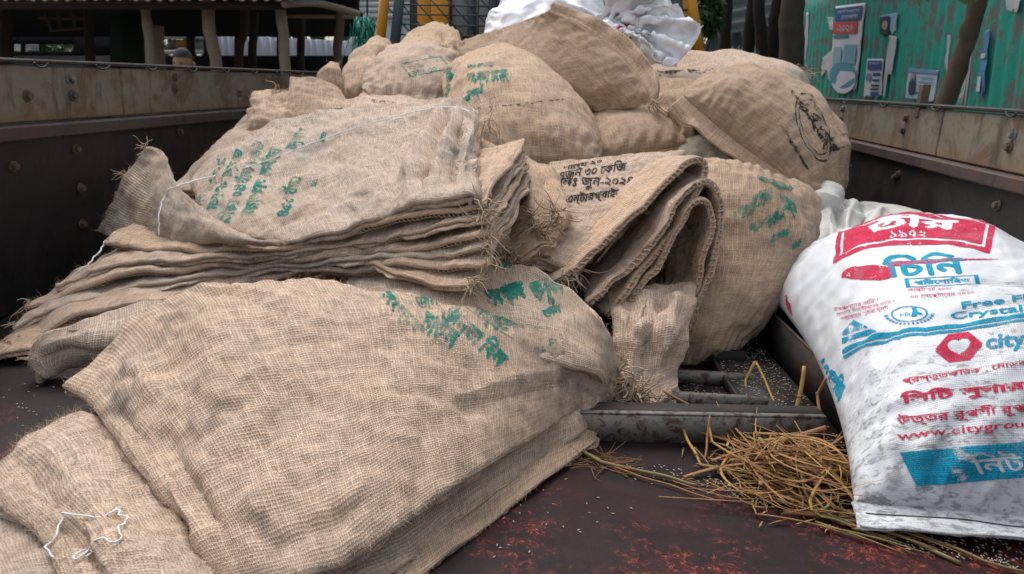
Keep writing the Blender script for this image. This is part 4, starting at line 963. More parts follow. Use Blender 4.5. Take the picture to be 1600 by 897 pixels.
X, Y = canvas(60, 260); sw = (((X - .17) / .17)**2 + ((Y - .35) / .36)**2 < 1) & (Y > .25 - X) & (X < .33) | ((X > .30) & (np.abs(Y - .62 - .1 * np.sin(X * 3)) < .16 * (1.05 - X)))
put(smudge(sw, .93, 2), (1316, 444), (1562, 428), (1312, 408), 'ink_red')
put(tmask("িচিন", 80, fat=3), (1384, 435), (1512, 428), (1374, 399), 'ink_blue')
X, Y = canvas(26, 120); q = np.maximum(np.abs(X - .5) / .5, np.abs(Y - .5) / .5); rb = (q > .86) & (q < .985)
stamp(rb, tmask("পিরেশািধত", 22, fat=1), .12, .2, .88, .85, True); put(rb, (1415, 450), (1532, 444), (1412, 436), 'ink_blue')
for t, a, b_, c in (("অেক্টাবর ২০২৫", (1418, 459), (1490, 455), (1417, 450)), ("৩০ েসেপ্টম্বর ২০২৬", (1422, 469), (1524, 462), (1421, 460)), ("উৎপাদেনর তািরখ", (1304, 488), (1374, 472), (1302, 480)), ("েময়াদ উত্তীর্েণর তািরখ", (1308, 496), (1400, 475), (1306, 488)), ("সর্েবাচ্চ খুচরা মূল্য", (1314, 504), (1390, 485), (1312, 496))):
    put(tmask(t, 26), a, b_, c, 'ink_red')
X, Y = canvas(70, 110); q = np.hypot((X - .5) / .5, (Y - .5) / .5); em = (np.abs(q - .68) < .035) | ((np.abs(q - .9) < .08) & (Y < .5) & (np.sin(np.arctan2(Y - .5, X - .5) * 34) > -.1))
em |= (np.abs(X - .60 - (Y - .5) * .1) < .05) & (np.abs(Y - .52) < .16) | (np.hypot((X - .6) / .05, (Y - .74) / .07) < 1) | ((np.abs(Y - .55 + (X - .6) * .6) < .05) & (X > .58) & (X < .75))
stamp(em, tmask("চািন", 20), .3, .38, .52, .6, True); put(em, (1382, 510), (1462, 506), (1380, 476), 'ink_blue')
X, Y = canvas(50, 70); tr = (Y < .9 * (1 - np.abs(X - .35) / .65)) & (Y > .05) & (X > .05); tr &= ~((np.abs(Y - .33) < .05)) ; stamp(tr, tmask("BSTI", 14), .25, .38, .62, .58, False); put(smudge(tr, .8, 5), (1312, 540), (1374, 520), (1312, 503), 'ink_blue')
put(tmask("পণ্য নং-৪৫", 14), (1316, 541), (1366, 519), (1316, 534), 'ink_blue')
X, Y = canvas(120, 420); cv = np.interp(X, [0, .1, .24, .38, .53, .7, .82, 1], [.28, .5, .6, .63, .66, .72, .74, .72]); wv = ((Y < cv + .10) & (Y > cv + .015)) | ((Y < cv - .02) & (Y > cv - .075))
put(wv, (1318, 575), (1660, 545), (1318, 505), 'ink_blue')
put(tmask("Free Flowing", 34, fat=1), (1503, 487), (1700, 462), (1500, 472), 'ink_blue'); put(tmask("Crystal Sugar", 34, fat=1), (1485, 503), (1700, 480), (1483, 488), 'ink_blue')
X, Y = canvas(90, 90); hx = (np.abs(X - .5) * .9 + np.abs(Y - .5) * .55 < .47) & (np.abs(Y - .5) < .5) & (np.abs(X - .5) < .49)
hxx, hy = (X - .5) / .26, (Y - .47) / .27; hx &= ~((hxx**2 + (hy - .6 * np.sqrt(np.abs(hxx)))**2) < .85); put(hx, (1462, 570), (1536, 560), (1460, 526), 'ink_red')
put(tmask("citygroup", 44, fat=2), (1540, 555), (1705, 535), (1538, 524), 'ink_blue')
for t, a, b_, c, f_ in (("প্রস্তুতকারক , েমাড়কজাতকারী", (1410, 604), (1690, 560), (1408, 590), 1), ("িসিট সুগার িমল", (1408, 637), (1690, 604), (1404, 613), 2), ("উত্তর রূপসী রূপগঞ্জ", (1403, 670), (1680, 640), (1400, 648), 1), ("www.citygroup.com", (1402, 692), (1690, 662), (1400, 676), 1)):
    put(smudge(tmask(t, 56, fat=f_), .9, 7, 12), a, b_, c, 'ink_red')
bx = np.ones((60, 260), bool); stamp(bx, tmask("িনট", 44, fat=1), .38, .18, .70, .82, False); put(smudge(bx, .93, 8, 14), (1432, 760), (1690, 738), (1405, 707), 'ink_blue')
put(tmask("তীর", 30, fat=2), (1222, 510), (1236, 516), (1226, 458), 'ink_red')
for t, a, b_, c in (("িচিন", (1242, 540), (1272, 566), (1250, 508)), ("৫০", (1275, 575), (1290, 592), (1284, 552)), ("েকিজ", (1290, 600), (1312, 628), (1304, 566))): put(tmask(t, 36, fat=2), a, b_, c, 'ink_blue')

r = thing('empty_plastic_sack', 'crumpled dusty white plastic sack stuffed behind the printed sugar bag', 'bag', (.62, 1.85, 0))
net = NET("1268,300,y2.05 1300,292,y2.1 1325,312,y2.05 1365,318,y2.08 1410,326,y2.05 1450,345,y2.0/1262,330,y1.92 1296,318,y1.94 1330,332,y1.9 1372,336,y1.92 1420,345,y1.9 1460,362,y1.88/1255,370,y1.8 1290,362,y1.8 1330,368,y1.78 1370,366,y1.78 1430,372,y1.78 1470,385,y1.78/1235,430,y1.7 1280,420,y1.7 1330,410,y1.7 1370,410,y1.7 1430,410,y1.7 1470,420,y1.7")
S = sheet(r, net, 'plastic_old', 110, 90, .012, 2, seed=410, rough=(.003, .10, .001, .035), crump=(-.010, .30, 6), name='bag_cloth', creases=((1290, 300, 1300, 400, .018, .012), (1300, 310, 1330, 390, -.016, .010), (1330, 320, 1310, 400, .016, .012), (1350, 325, 1345, 390, -.014, .010), (1380, 325, 1350, 390, .014, .010), (1410, 335, 1390, 390, -.014, .010), (1430, 345, 1400, 385, .012, .010), (1280, 330, 1400, 350, .012, .008)))
V, F = tubem([PT("1283,330,y1.90"), PT("1290,318,y1.93"), PT("1293,306,y1.95"), PT("1291,297,y1.97")], [.055, .045, .034, .030], 14, 20)
V = V + np.stack([fnoise(V, .05, 3), fnoise(V, .05, 4), 0 * V[:, 0]], 1) * .005; part('twisted_neck', V, F, M['plastic_old'], r, V[:, :2])

r = thing('white_bundle', 'bulging white plastic sack tied at the neck on top of the heap', 'bag', at(880, 90, y=2.95))
per = PER("752,70,y2.85 850,90,y2.75 945,55,y2.8 945,30,y2.85 935,5,y2.95 900,-60,y3.1 830,-50,y3.15 770,20,y3.05")
S = pillow(r, per, 'plastic_soft', .09, .12, (0, -.6, .7), 90, 80, rip=.010, lump=.006, seed=420, name='bag_cloth', rk=.045, crump=(-.010, .25, 4),
    creases=((930, 28, 850, 0, .02, .014), (930, 30, 860, 25, -.02, .014), (930, 34, 870, 55, .018, .014), (930, 22, 890, -25, -.018, .014)))
X, Y = canvas(40, 40); printed(S, r, smudge((np.abs(X - Y) < .12) | (np.abs(X + Y - 1) < .1) | (np.abs(Y - .9) < .08), .9, 3), (905, 45), (930, 42), (905, 28), 'ink_red')
c0 = PT("938,36,y2.78"); rim = ["950,-30,y2.80", "985,-36,y2.74", "1020,-26,y2.70", "1042,6,y2.70", "1062,28,y2.68", "1084,62,y2.66", "1070,86,y2.62", "1058,102,y2.60", "1040,106,y2.58", "1016,86,y2.60", "996,64,y2.64", "972,68,y2.68", "948,66,y2.74"]
Rm = np.array([PT(q) for q in rim]); nu_, nv_ = 220, 60; s_ = np.linspace(0, 1, nu_); Rf = spline(len(Rm), s_ * (len(Rm) - 1)) @ Rm
g2 = np.random.default_rng(3); br_ = np.cumsum(g2.uniform(.3, 2.2, 17)); br_ = (br_ - br_[0]) / (br_[-1] - br_[0]); zig = np.interp(s_, br_, np.where(np.arange(17) % 2, 1.0, -1.0) * g2.uniform(.15, 1.3, 17))
t_ = np.linspace(.05, 1, nv_)[:, None, None]; Pf = c0 + (Rf[None] - c0) * t_ + np.array([0, -.09, .01]) * np.sin(math.pi * np.minimum(t_, .6) / 1.2) + np.array([.012, -.040, .014]) * (zig[None, :, None] * np.minimum(t_ * 2.2, 1) * (1 - .35 * t_))
flS = Surf(Pf); rough_up(flS, .002, .09, .0006, .03, seed=421); crumple(flS, -.013, .11, 5)
V, F, UV = shell(flS, .004, 1, 421, .001); part('flared_mouth', V, F, M['plastic_soft'], r, UV)
V, F = tubem([c0 + np.array([.02 * math.cos(t), -.012, .022 * math.sin(t)]) * 1.2 for t in np.linspace(0, 6.5, 16)], .006, 6); part('neck_tie', V, F, M['plastic_soft'], r)
printed(flS, r, smudge(np.ones((12, 40), bool), .8, 4), (962, 46), (990, 48), (963, 36), 'ink_red')
printed(flS, r, smudge(tmask("৫০ েকিজ", 20, fat=1), .7, 5), (948, 62), (985, 66), (950, 50), 'ink_green')

# ================================================================== steel frame, rice and straw on the floor
r = thing('steel_frame', 'low greasy steel frame of channels and cross bars on the floor, rice in it', 'frame', (.3, 1.3, 0))
def prism(name, a, b_, h, w, mat, parent=r):
    a, b_ = np.array(a), np.array(b_); d = b_ - a; d /= np.linalg.norm(d); s_ = np.cross(d, [0, 0, 1.0]); s_ /= np.linalg.norm(s_)
    P = np.array([a - s_ * w / 2, b_ - s_ * w / 2, b_ + s_ * w / 2, a + s_ * w / 2]); return part(name, np.vstack([P, P + [0, 0, h]]), BOXF, mat, parent, smooth=False)
a, b_ = at(850, 693, z=0), at(1285, 700, z=0)
prism('front_bar', a + [0, .012, .001], b_ + [0, .012, .001], .046, .008, M['chipped']); prism('front_flange', a + [0, .036, .043], b_ + [0, .036, .043], .005, .036, M['steel']); prism('lit_flange_edge', a + [0, .0125, .0475], b_ + [0, .0125, .0475], .003, .010, M['chipped'])  # last strip: chipped-steel colour also draws the light along the flange's top edge
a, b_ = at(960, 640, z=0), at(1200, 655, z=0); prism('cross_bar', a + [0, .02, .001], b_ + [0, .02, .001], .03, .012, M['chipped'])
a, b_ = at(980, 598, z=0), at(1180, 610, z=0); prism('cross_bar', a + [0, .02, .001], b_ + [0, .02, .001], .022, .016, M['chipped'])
a, b_ = at(1000, 577, z=.0), at(1170, 590, z=0); prism('cross_bar', a + [0, .05, .001], b_ + [0, .05, .001], .034, .014, M['steel'])
c0, c1 = np.array([.318, 1.66, .004]), np.array([.372, 1.06, .004])
prism('channel_base', c0, c1, .012, .13, M['steel']); prism('channel_flange', c0 + [.072, 0, -.002], c1 + [.072, 0, -.002], .092, .006, M['steel']); prism('channel_lip', c0 + [-.067, 0, -.002], c1 + [-.067, 0, -.002], .020, .006, M['steel'])
V, F = tubem([c0 + [.072, 0, .09], c1 + [.072, 0, .09]], .0035, 6); part('channel_edge', V, F, M['rail'], r)

g = np.random.default_rng(5); octV = np.array([[1, 0, 0], [-1, 0, 0], [.35, .27, .1], [.35, -.27, .1], [-.35, .27, .1], [-.35, -.27, .1], [0, 0, .34], [0, 0, -.3]])
octF = [[0, 2, 6], [0, 6, 3], [0, 3, 7], [0, 7, 2], [1, 6, 4], [1, 5, 6], [1, 7, 5], [1, 4, 7], [2, 4, 6], [3, 6, 5], [3, 5, 7], [2, 7, 4]]
mb = MB()
def grains(n, fn):
    for _ in range(n):
        p = fn()
        if p is None: continue
        t = g.uniform(0, 6.28); k = g.uniform(.0024, .0034); c, s_ = math.cos(t), math.sin(t)
        Vv = octV * k @ np.array([[c, s_, 0], [-s_, c, 0], [0, 0, 1]]); mb.add(Vv + p + [0, 0, .0012], octF)
def on_channel():
    t = g.beta(1.1, 1.3); p = c0 + (c1 - c0) * t + [g.uniform(-.058, .06), 0, .012]; return p
grains(620, on_channel)
def quad(pts, z=0.0):
    P = [at(*q, z=z) for q in pts]
    def f():
        u, v = g.random(2); return (P[0] * (1 - u) + P[1] * u) * (1 - v) + (P[3] * (1 - u) + P[2] * u) * v
    return f
grains(240, quad(((1050, 580), (1160, 585), (1190, 650), (1050, 640)))); grains(150, quad(((1110, 640), (1210, 645), (1230, 665), (1110, 662))))
grains(60, quad(((940, 715), (1110, 735), (1250, 800), (980, 750)))); grains(60, quad(((1090, 740), (1150, 760), (1240, 800), (1150, 785)))); grains(26, quad(((900, 740), (1000, 800), (760, 890), (720, 830))))
grains(110, quad(((1350, 828), (1480, 828), (1600, 890), (1420, 860)))); grains(90, quad(((1500, 830), (1640, 830), (1640, 890), (1560, 890)))); grains(22, quad(((0, 600), (100, 600), (90, 670), (0, 690)))); grains(30, quad(((1110, 720), (1330, 800), (1300, 830), (1100, 760))))
V, F, U = mb.get(); o = part('spilled_rice', V, F, M['rice'], None, smooth=True); tag(o, 'pale rice grains spilled over the frame and the bed floor', 'rice', kind='stuff')

def stalk(pts, r_=.0022, flat=.5, n=14):
    q = spline(len(pts), np.linspace(0, len(pts) - 1, n)) @ np.array(pts) if len(pts) > 2 else np.array(pts); V, F = tubem(q, r_, 6); return V, F
named = [('bent yellow straw stalk standing in an inverted V over the rice', "straw_y", "1163,628,y1.30 1165,595,y1.32 1181,566,y1.34 1183,566,y1.34 1198,600,y1.30 1216,655,y1.22", .0026),
    ('split yellow straw stub standing upright beside the sugar bag', 'straw_y', "1240,670,y1.18 1250,620,y1.2 1258,572,y1.22", .0040),
    ('short bent straw stub leaning on the flange beside the sugar bag', 'straw_b', "1282,650,y1.17 1276,615,y1.2 1290,590,y1.2", .0030),
    ('thick brown straw stem lying slantwise on top of the heap of straw', 'straw_b', "1165,710,y1.06 1220,692,y1.06 1290,668,y1.07", .0048),
    ('long kinked yellow stalk dropping over the front bar of the steel frame', 'straw_y', "1030,638,y1.14 1058,648,y1.12 1075,690,y1.06 1095,728,y1.01 1180,770,y.985 1300,812,y.93", .0024),
    ('long thin brown stalk crossing from the centre sacks down to the straw', 'straw_b', "1035,610,y1.18 1090,640,y1.15 1150,690,y1.08 1210,750,y1.0 1290,790,y.95", .0022),
    ('greenish straw sprig on the floor in front of the steel frame', 'straw_g', "905,705,.006 940,722,.008 985,733,.006 1040,745,.006 1090,758,.005", .0028),
    ('rusty brown straw sprig with fine rootlets on the bed floor', 'straw_b', "920,712,.006 960,730,.005 1000,745,.005 1060,762,.005 1125,785,.005", .0016),
    ('long pale straw blade running along the floor to the bottom edge', 'straw_g', "1180,768,y1.0 1260,805,y.95 1330,828,y.915 1400,850,y.88 1500,888,y.83", .0030),
    ('thin dark straw lying beneath the front hem of the sugar bag', 'straw_g', "1420,828,.006 1490,855,.006 1540,875,.006 1600,893,.006", .0018),
    ('narrow brown straw leaning up against the front bar', 'straw_b', "1100,722,y1.02 1105,680,y1.06 1110,650,y1.08", .0018),
    ('yellow kinked straw between the frame and the heap of straw', 'straw_y', "1108,655,y1.10 1112,690,y1.06 1150,715,y1.02 1220,745,y.99", .0020)]
for lab, mt, s_, rr in named:
    P = ROW(s_); P[:, 2] = np.maximum(P[:, 2], .004)
    o = thing('straw_stalk', lab, 'straw', P.min(0), 'single straw stalks'); q = np.vstack([np.linspace(P[i], P[i + 1], 6)[:-1] for i in range(len(P) - 1)] + [P[-1:]])
    q += np.stack([fnoise(q, .08, 1), fnoise(q, .08, 2), 0 * q[:, 0]], 1) * .0015
    V, F = tubem(q, [rr, rr, rr * .8], 7); part('stem', V, F, M[mt], o)
    if rr > .0015:
        j = len(q) // 2; V, F = tubem([q[j] - (q[j + 1] - q[j]) * .1, q[j] + (q[j + 1] - q[j]) * .1], rr * 1.35, 7); part('node', V, F, M['straw_b'], o)
mb = MB(); mb2 = MB(); mb3 = MB()
cen = at(1245, 740, z=.01)
for k in range(210):
    a = g.normal(size=2) * [.050, .054]; p = cen + [a[0], a[1], 0]; hgt = max(.004, .055 * math.exp(-(a[0] / .07)**2 - (a[1] / .06)**2) * g.uniform(.2, 1))
    ang = g.normal(-.75, .6) if g.random() < .75 else g.uniform(0, 3.14); L = g.uniform(.04, .19); d = np.array([math.cos(ang), math.sin(ang), g.normal() * .20])
    e = np.array([-d[1], d[0], 0]) * g.normal() * L * .16; P = np.array([p - d * L / 2, p + e, p + d * L / 2]) + [0, 0, hgt]; P[:, 2] = np.maximum(P[:, 2], .004); P[:, 0] = np.minimum(P[:, 0], .42 + .03 * g.random())
    P[:, 1] = np.maximum(P[:, 1], .9)
    wd = g.choice([.0009, .0014, .0024, .0042], p=[.26, .32, .26, .16]); V, F = tubem(P, [wd * .8, wd, wd * .3], 6, 9, g.uniform(.18, .45))
    (mb if g.random() < .75 else (mb2 if g.random() < .6 else mb3)).add(V, F)
for k in range(26):       # loose wisps along the floor towards the camera
    t = g.random(); p = at(1150 + 260 * t + g.normal() * 22, 765 + 85 * t + g.normal() * 9, z=.005); d = np.array([.9, -.42 + g.normal() * .15, 0]); L = g.uniform(.05, .16)
    V, F = tubem([p - d * L / 2, p + [0, 0, g.uniform(0, .006)], p + d * L / 2], [.0016, .0014, .0007], 5, 7); (mb if k % 2 else mb3).add(V, F)
for k in range(40):       # fine rootlets of the uprooted sprig
    p = at(945 + g.normal() * 16, 722 + g.normal() * 6, z=.006); d = g.normal(size=3) * [1, .6, .25]; d /= np.linalg.norm(d); L = g.uniform(.02, .06)
    P = np.array([p, p + d * L * .5 + g.normal(size=3) * .004, p + d * L]); P[:, 2] = np.maximum(P[:, 2], .003); V, F = tubem(P, [.0007, .0005, .0003], 4, 6); mb.add(V, F)
for k in range(260):       # chaff
    p = cen + [g.normal() * .075, g.normal() * .06, 0]; p[2] = .004 + .03 * math.exp(-((p[0] - cen[0]) / .06)**2 - ((p[1] - cen[1]) / .05)**2) * g.random(); d = g.normal(size=3) * [1, 1, .3]; d /= np.linalg.norm(d); L = g.uniform(.006, .02)
    P = np.array([p - d * L, p + [0, 0, .002], p + d * L]); P[:, 2] = np.maximum(P[:, 2], .003); V, F = tubem(P, [.0006, .0016, .0004], 4, 5, .3); (mb if k % 3 else mb2).add(V, F)
o = thing('straw_heap', 'tangled heap of brown and yellow straw against the sugar bag', 'straw', (cen[0], cen[1], 0), kind='stuff')
for b3, mt in ((mb, 'straw_b'), (mb2, 'straw_y'), (mb3, 'straw_g')):
    V, F, U = b3.get(); part('straw', V, F, M[mt], o, kind='stuff')

# ================================================================== BEYOND THE TRUCK
def corrugated(name, o, ud, vd, w, h, pitch, amp, mat, parent, dent=0.0, seed=0, th=.002):
    """one profiled sheet: o corner, ud along the waves' crossing, vd along the ridges"""
    ud = np.array(ud, float); ud /= np.linalg.norm(ud); vd = np.array(vd, float); vd /= np.linalg.norm(vd); nn = np.cross(ud, vd)
    nu = max(3, int(w / pitch * 8)); nv = max(2, int(h / .35)); a = np.linspace(0, w, nu); b_ = np.linspace(0, h, nv)
    P = np.array(o) + a[None, :, None] * ud + b_[:, None, None] * vd + (amp * np.sin(a / pitch * 6.283))[None, :, None] * nn
    if dent: P = P + nn * (dent * fnoise(P, .7, seed))[..., None]
    Q = P - nn * th; n = nu * nv
    L = loop_idx(nv, nu); L2 = L + n
    F = np.vstack([gridf(nv, nu), gridf(nv, nu, n, True), np.stack([L, L2, np.roll(L2, -1), np.roll(L, -1)], -1)])
    return part(name, np.vstack([P.reshape(-1, 3), Q.reshape(-1, 3)]), F, mat, parent)
def post(name, label, pts, r_, mat, y, group=None, cat='post', n=14, wob=.012):
    P = np.array([at(px, py, y=y) for px, py in pts]); b0 = P[-1].copy(); b0[2] = -1.02; b0[0] += .03; P = np.vstack([P, b0])
    o = thing(name, label, cat, (b0[0], b0[1], -1.0), group); q = spline(len(P), np.linspace(0, len(P) - 1, n)) @ P
    q[:, 0] += wob * fnoise(q, .6, int(pts[0][0])); V, F = tubem(q, r_, 10); V = V + (V - V.mean(0)) * 0 + np.stack([fnoise(V, .12, 3), fnoise(V, .12, 4), 0 * V[:, 0]], 1) * .004
    part('shaft', V, F, mat, o); return o

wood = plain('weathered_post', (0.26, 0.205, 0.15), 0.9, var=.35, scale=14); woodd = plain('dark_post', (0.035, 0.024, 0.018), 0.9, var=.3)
tin = plain('pale_tin', (0.55, 0.59, 0.66), 0.45, var=.12, scale=3); tinroof = plain('rusty_tin_roof', (0.24, 0.19, 0.13), 0.7, var=.25, scale=4)
# ---- shed on the left
shed = thing('market_shed', 'dark open shed with a tin roof behind the left side wall', 'shed', (-4, 9, -1))
e0, e1 = at(-260, 6, y=6.5), at(452, 6, y=6.5)
zE = e1[2]; zL = e0[2]
for k in range(9):
    x0 = e0[0] + (e1[0] - e0[0]) * k / 9; w = (e1[0] - e0[0]) / 9 + .03; z0 = zL + (zE - zL) * k / 9
    corrugated('roof_sheet', (x0, 6.45, z0 + .03 + .004 * (k % 2)), (1, 0, (zE - zL) / (e1[0] - e0[0])), (0, 1, .28), w, 5.4, .11, .016, tinroof, shed)
def wslab(name, x0, y0, x1, y1, Y, mat, parent, th=.06): return slab(name, (x0, y0), (x1, y0), (x1, y1), (x0, y1), Y, th, mat, parent)
YW = 11.5
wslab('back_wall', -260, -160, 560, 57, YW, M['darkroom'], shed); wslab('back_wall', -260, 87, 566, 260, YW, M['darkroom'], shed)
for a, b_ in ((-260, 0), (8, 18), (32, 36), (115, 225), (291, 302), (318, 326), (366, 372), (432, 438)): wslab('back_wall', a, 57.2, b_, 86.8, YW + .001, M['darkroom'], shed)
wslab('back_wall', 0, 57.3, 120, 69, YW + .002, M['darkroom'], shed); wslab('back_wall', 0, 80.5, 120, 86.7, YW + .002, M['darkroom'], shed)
wslab('door_leaf', 172, 20, 222, 150, 9.0, plain('dark_green_door', (0.008, 0.03, 0.022), .8), shed)
V, F = tubem([at(-240, 8, y=6.6), at(445, 9, y=6.6)], .035, 8); part('eave_beam', V, F, woodd, shed)
V, F = tubem([at(445, 6, y=6.5), at(500, 6, y=7.5), at(560, 22, y=8.0)], .035, 8, 10); part('rafter', V, F, wood, shed)
wslab('gable_board', 448, -60, 558, 12, 8.3, M['darkroom'], shed); wslab('gable_board', 448, 20, 566, 26, 8.25, woodd, shed)
V, F = tubem([at(440, 25, y=8.2), at(558, 27, y=8.2)], .02, 8); part('tie_beam', V, F, wood, shed)
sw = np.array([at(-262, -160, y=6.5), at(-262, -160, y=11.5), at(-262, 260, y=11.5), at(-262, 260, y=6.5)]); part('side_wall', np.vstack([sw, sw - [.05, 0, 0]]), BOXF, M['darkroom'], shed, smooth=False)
for k, (pts, rr, mt, y, lab) in enumerate([(((224, -30), (229, 40), (236, 104)), .046, wood, 6.9, 'twisted pale wooden post at the left of the open shed'), (((322, -30), (329, 50), (338, 110)), .056, wood, 6.9, 'thick pale wooden post leaning in the middle of the shed'), (((438, -20), (442, 50), (448, 116)), .050, wood, 6.9, 'pale wooden post right under the end of the tan roof edge'), (((531, 8), (530, 60), (529, 110)), .048, plain('brown_post', (.13, .085, .06), .9), 8.2, 'brown wooden post at the right corner of the shed'),
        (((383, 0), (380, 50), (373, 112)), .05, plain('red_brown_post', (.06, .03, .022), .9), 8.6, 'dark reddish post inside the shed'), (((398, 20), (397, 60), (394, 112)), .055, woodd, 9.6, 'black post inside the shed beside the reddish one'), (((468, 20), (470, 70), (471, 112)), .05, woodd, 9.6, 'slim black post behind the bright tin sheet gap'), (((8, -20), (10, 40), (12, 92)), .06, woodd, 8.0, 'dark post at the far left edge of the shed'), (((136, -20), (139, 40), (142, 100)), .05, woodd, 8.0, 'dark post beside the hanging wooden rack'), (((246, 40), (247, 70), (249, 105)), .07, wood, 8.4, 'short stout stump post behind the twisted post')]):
    post('wooden_post', lab, pts, rr, mt, y, 'posts of the shed')
r = thing('hanging_rack', 'wooden ladder rack hanging under the shed roof at the left', 'rack', at(105, 48, y=8.4))
for a, b_ in (((72, 22), (80, 48)), ((92, 24), (95, 48)), ((114, 20), (117, 46)), ((133, 18), (140, 44)), ((78, 48), (142, 43)), ((60, 28), (140, 30))): V, F = tubem([at(*a, y=8.4), at(*b_, y=8.4)], .017, 6); part('bar', V, F, plain('rack_wood', (.10, .075, .05), .9), r)
r = thing('tin_fence', 'bright corrugated tin sheets seen through the gap in the shed', 'fence', at(460, 100, y=13.6))
p0 = at(330, 120, y=13.6)
for k in range(6): corrugated('sheet', p0 + [k * .52, .003 * (k % 2), -1.2], (1, 0, 0), (0, 0, 1), .53, 1.95, .12, .014, tin, r)
r = thing('small_hut', 'small hut with slatted white boards and brick seen through the shed', 'hut', at(270, 100, y=13.8))
wslab('board_wall', 238, 78, 322, 84, 13.7, plain('white_board', (.5, .52, .53), .7), r); wslab('board_wall', 238, 55, 322, 61, 13.7, plain('white_board_top', (.45, .47, .48), .7), r)
wslab('brick_panel', 274, 62, 291, 78, 13.72, plain('orange_brick', (.30, .13, .05), .9), r); wslab('shutter', 262, 62, 273, 78, 13.72, plain('grey_shutter', (.16, .15, .14), .8), r); wslab('back_panel', 300, 60, 322, 84, 13.75, plain('grey_sheet', (.22, .22, .22), .7), r)
for k in range(3): wslab('slat', 18, 69.5 + k * 3.6, 57, 72.4 + k * 3.6, 13.7, plain('slat_white', (.42, .47, .46), .7), r)

leafm = {}
def leafmat(k):
    if k not in leafm:
        c = ((0.035, 0.075, 0.018), (0.06, 0.11, 0.03), (0.02, 0.045, 0.014))[k]; leafm[k] = plain('leaf_%s' % ('mid', 'light', 'deep')[k], c, .55, var=.4, scale=3)
    return leafm[k]
def leaves(n, sampler, size, seed):
    r_ = np.random.default_rng(seed); P = sampler(r_, n); d = r_.normal(size=(n, 3)); d[:, 2] -= .5; d /= np.linalg.norm(d, axis=1)[:, None]
    s_ = np.cross(d, r_.normal(size=(n, 3))); s_ /= np.linalg.norm(s_, axis=1)[:, None]; L = size * r_.uniform(.6, 1.3, (n, 1)); nn = np.cross(d, s_)
    V = np.stack([P, P + d * L * .4 + s_ * L * .24 + nn * L * .05, P + d * L, P + d * L * .4 - s_ * L * .24 + nn * L * .05], 1).reshape(-1, 3)
    return V, np.arange(n * 4).reshape(n, 4)
def clumps(cs, rad):
    cs = np.array(cs)
    def f(r_, n):
        q = r_.normal(size=(n, 3)); q /= np.linalg.norm(q, axis=1)[:, None]; return cs[r_.integers(0, len(cs), n)] + q * rad * r_.uniform(.3, 1, (n, 1))
    return f
for i, (nm, lab, a, b_, Y, n) in enumerate((('garden_hedge', 'green hedge glimpsed through the left gap of the shed', (57, 66), (116, 82), 13.9, 1200), ('leafy_bush', 'light green bush seen behind the twisted shed post', (222, 58), (268, 84), 14.2, 700))):
    p, q = at(*a, y=Y), at(*b_, y=Y); o = thing(nm, lab, 'bush', ((p[0] + q[0]) / 2, Y, -1))
    V, F = leaves(n, lambda r_, m: np.stack([r_.uniform(p[0], q[0], m), r_.uniform(Y, Y + .5, m), r_.uniform(-1, p[2], m)], 1), .11, 50 + i); part('foliage', V, F, leafmat(1), o, kind='stuff')
    V, F = tubem([((p[0] + q[0]) / 2, Y + .2, -1), ((p[0] + q[0]) / 2, Y + .2, p[2] - .3)], .03, 6); part('stem', V, F, wood, o)
# person behind the left wall: only hair and brow show over it
hp = at(286, 96, y=6.0); pr = thing('person', 'person with short grey-black hair peeking over the left side wall', 'person', (hp[0], hp[1], -1.0))
hz = hp[2]
me = bpy.data.meshes.new('body'); k = (hz + 1.0) / 1.5
J = [(0, 0, .86), (0, 0, 1.06), (0, 0, 1.24), (0, 0, 1.33), (0, -.01, 1.40), (-.17, 0, 1.23), (-.22, .02, .98), (-.2, -.08, .76), (-.19, -.12, .68), (.17, 0, 1.23), (.22, .02, .98), (.2, -.08, .76), (.19, -.12, .68), (-.09, 0, .80), (-.1, -.01, .45), (-.1, .02, .08), (-.1, -.12, .04), (.09, 0, .80), (.1, -.01, .45), (.1, .02, .08), (.1, -.12, .04)]
Eg = [(0, 1), (1, 2), (2, 3), (3, 4), (2, 5), (5, 6), (6, 7), (7, 8), (2, 9), (9, 10), (10, 11), (11, 12), (0, 13), (13, 14), (14, 15), (15, 16), (0, 17), (17, 18), (18, 19), (19, 20)]
Rd = [.13, .12, .13, .055, .05, .06, .045, .035, .03, .06, .045, .035, .03, .085, .06, .045, .035, .085, .06, .045, .035]
me.from_pydata([tuple(np.array(j) * [1, 1, k]) for j in J], Eg, []); ob = bpy.data.objects.new('body', me); COL.objects.link(ob); ob.parent = pr; WL['body'] = WL[pr.name]
me.materials.append(plain('dark_shirt', (.03, .035, .05), .9))
md = ob.modifiers.new('skin', 'SKIN')
for i, v in enumerate(me.skin_vertices[0].data): v.radius = (Rd[i], Rd[i]); v.use_root = (i == 0)
ob.modifiers.new('sub', 'SUBSURF').render_levels = 1
def head_pts(sc_, top=False):
    nu, nv = 26, 20; th = np.linspace(0, 2 * math.pi, nu)[None, :]; ph = np.linspace(.02, math.pi - .02, nv)[:, None]
    x = .074 * np.sin(ph) * np.cos(th); y = .092 * np.sin(ph) * np.sin(th); z = .115 * np.cos(ph) + 0 * th
    jaw = np.clip(-z / .115, 0, 1); x = x * (1 - .28 * jaw); y = y * (1 - .12 * jaw)
    y = y - .022 * np.exp(-(x / .016)**2 - ((z + .015) / .03)**2) * (y < 0) - .008 * np.exp(-(x / .03)**2 - ((z + .06) / .014)**2) * (y < 0) + .010 * np.exp(-((np.abs(x) - .03) / .014)**2 - ((z - .005) / .012)**2) * (y < 0)
    return np.stack([x, y, z], -1) * sc_, gridf(nv, nu)
Hd, Hf = head_pts(1.0); skin = plain('skin', (.30, .16, .10), .6, var=.1)
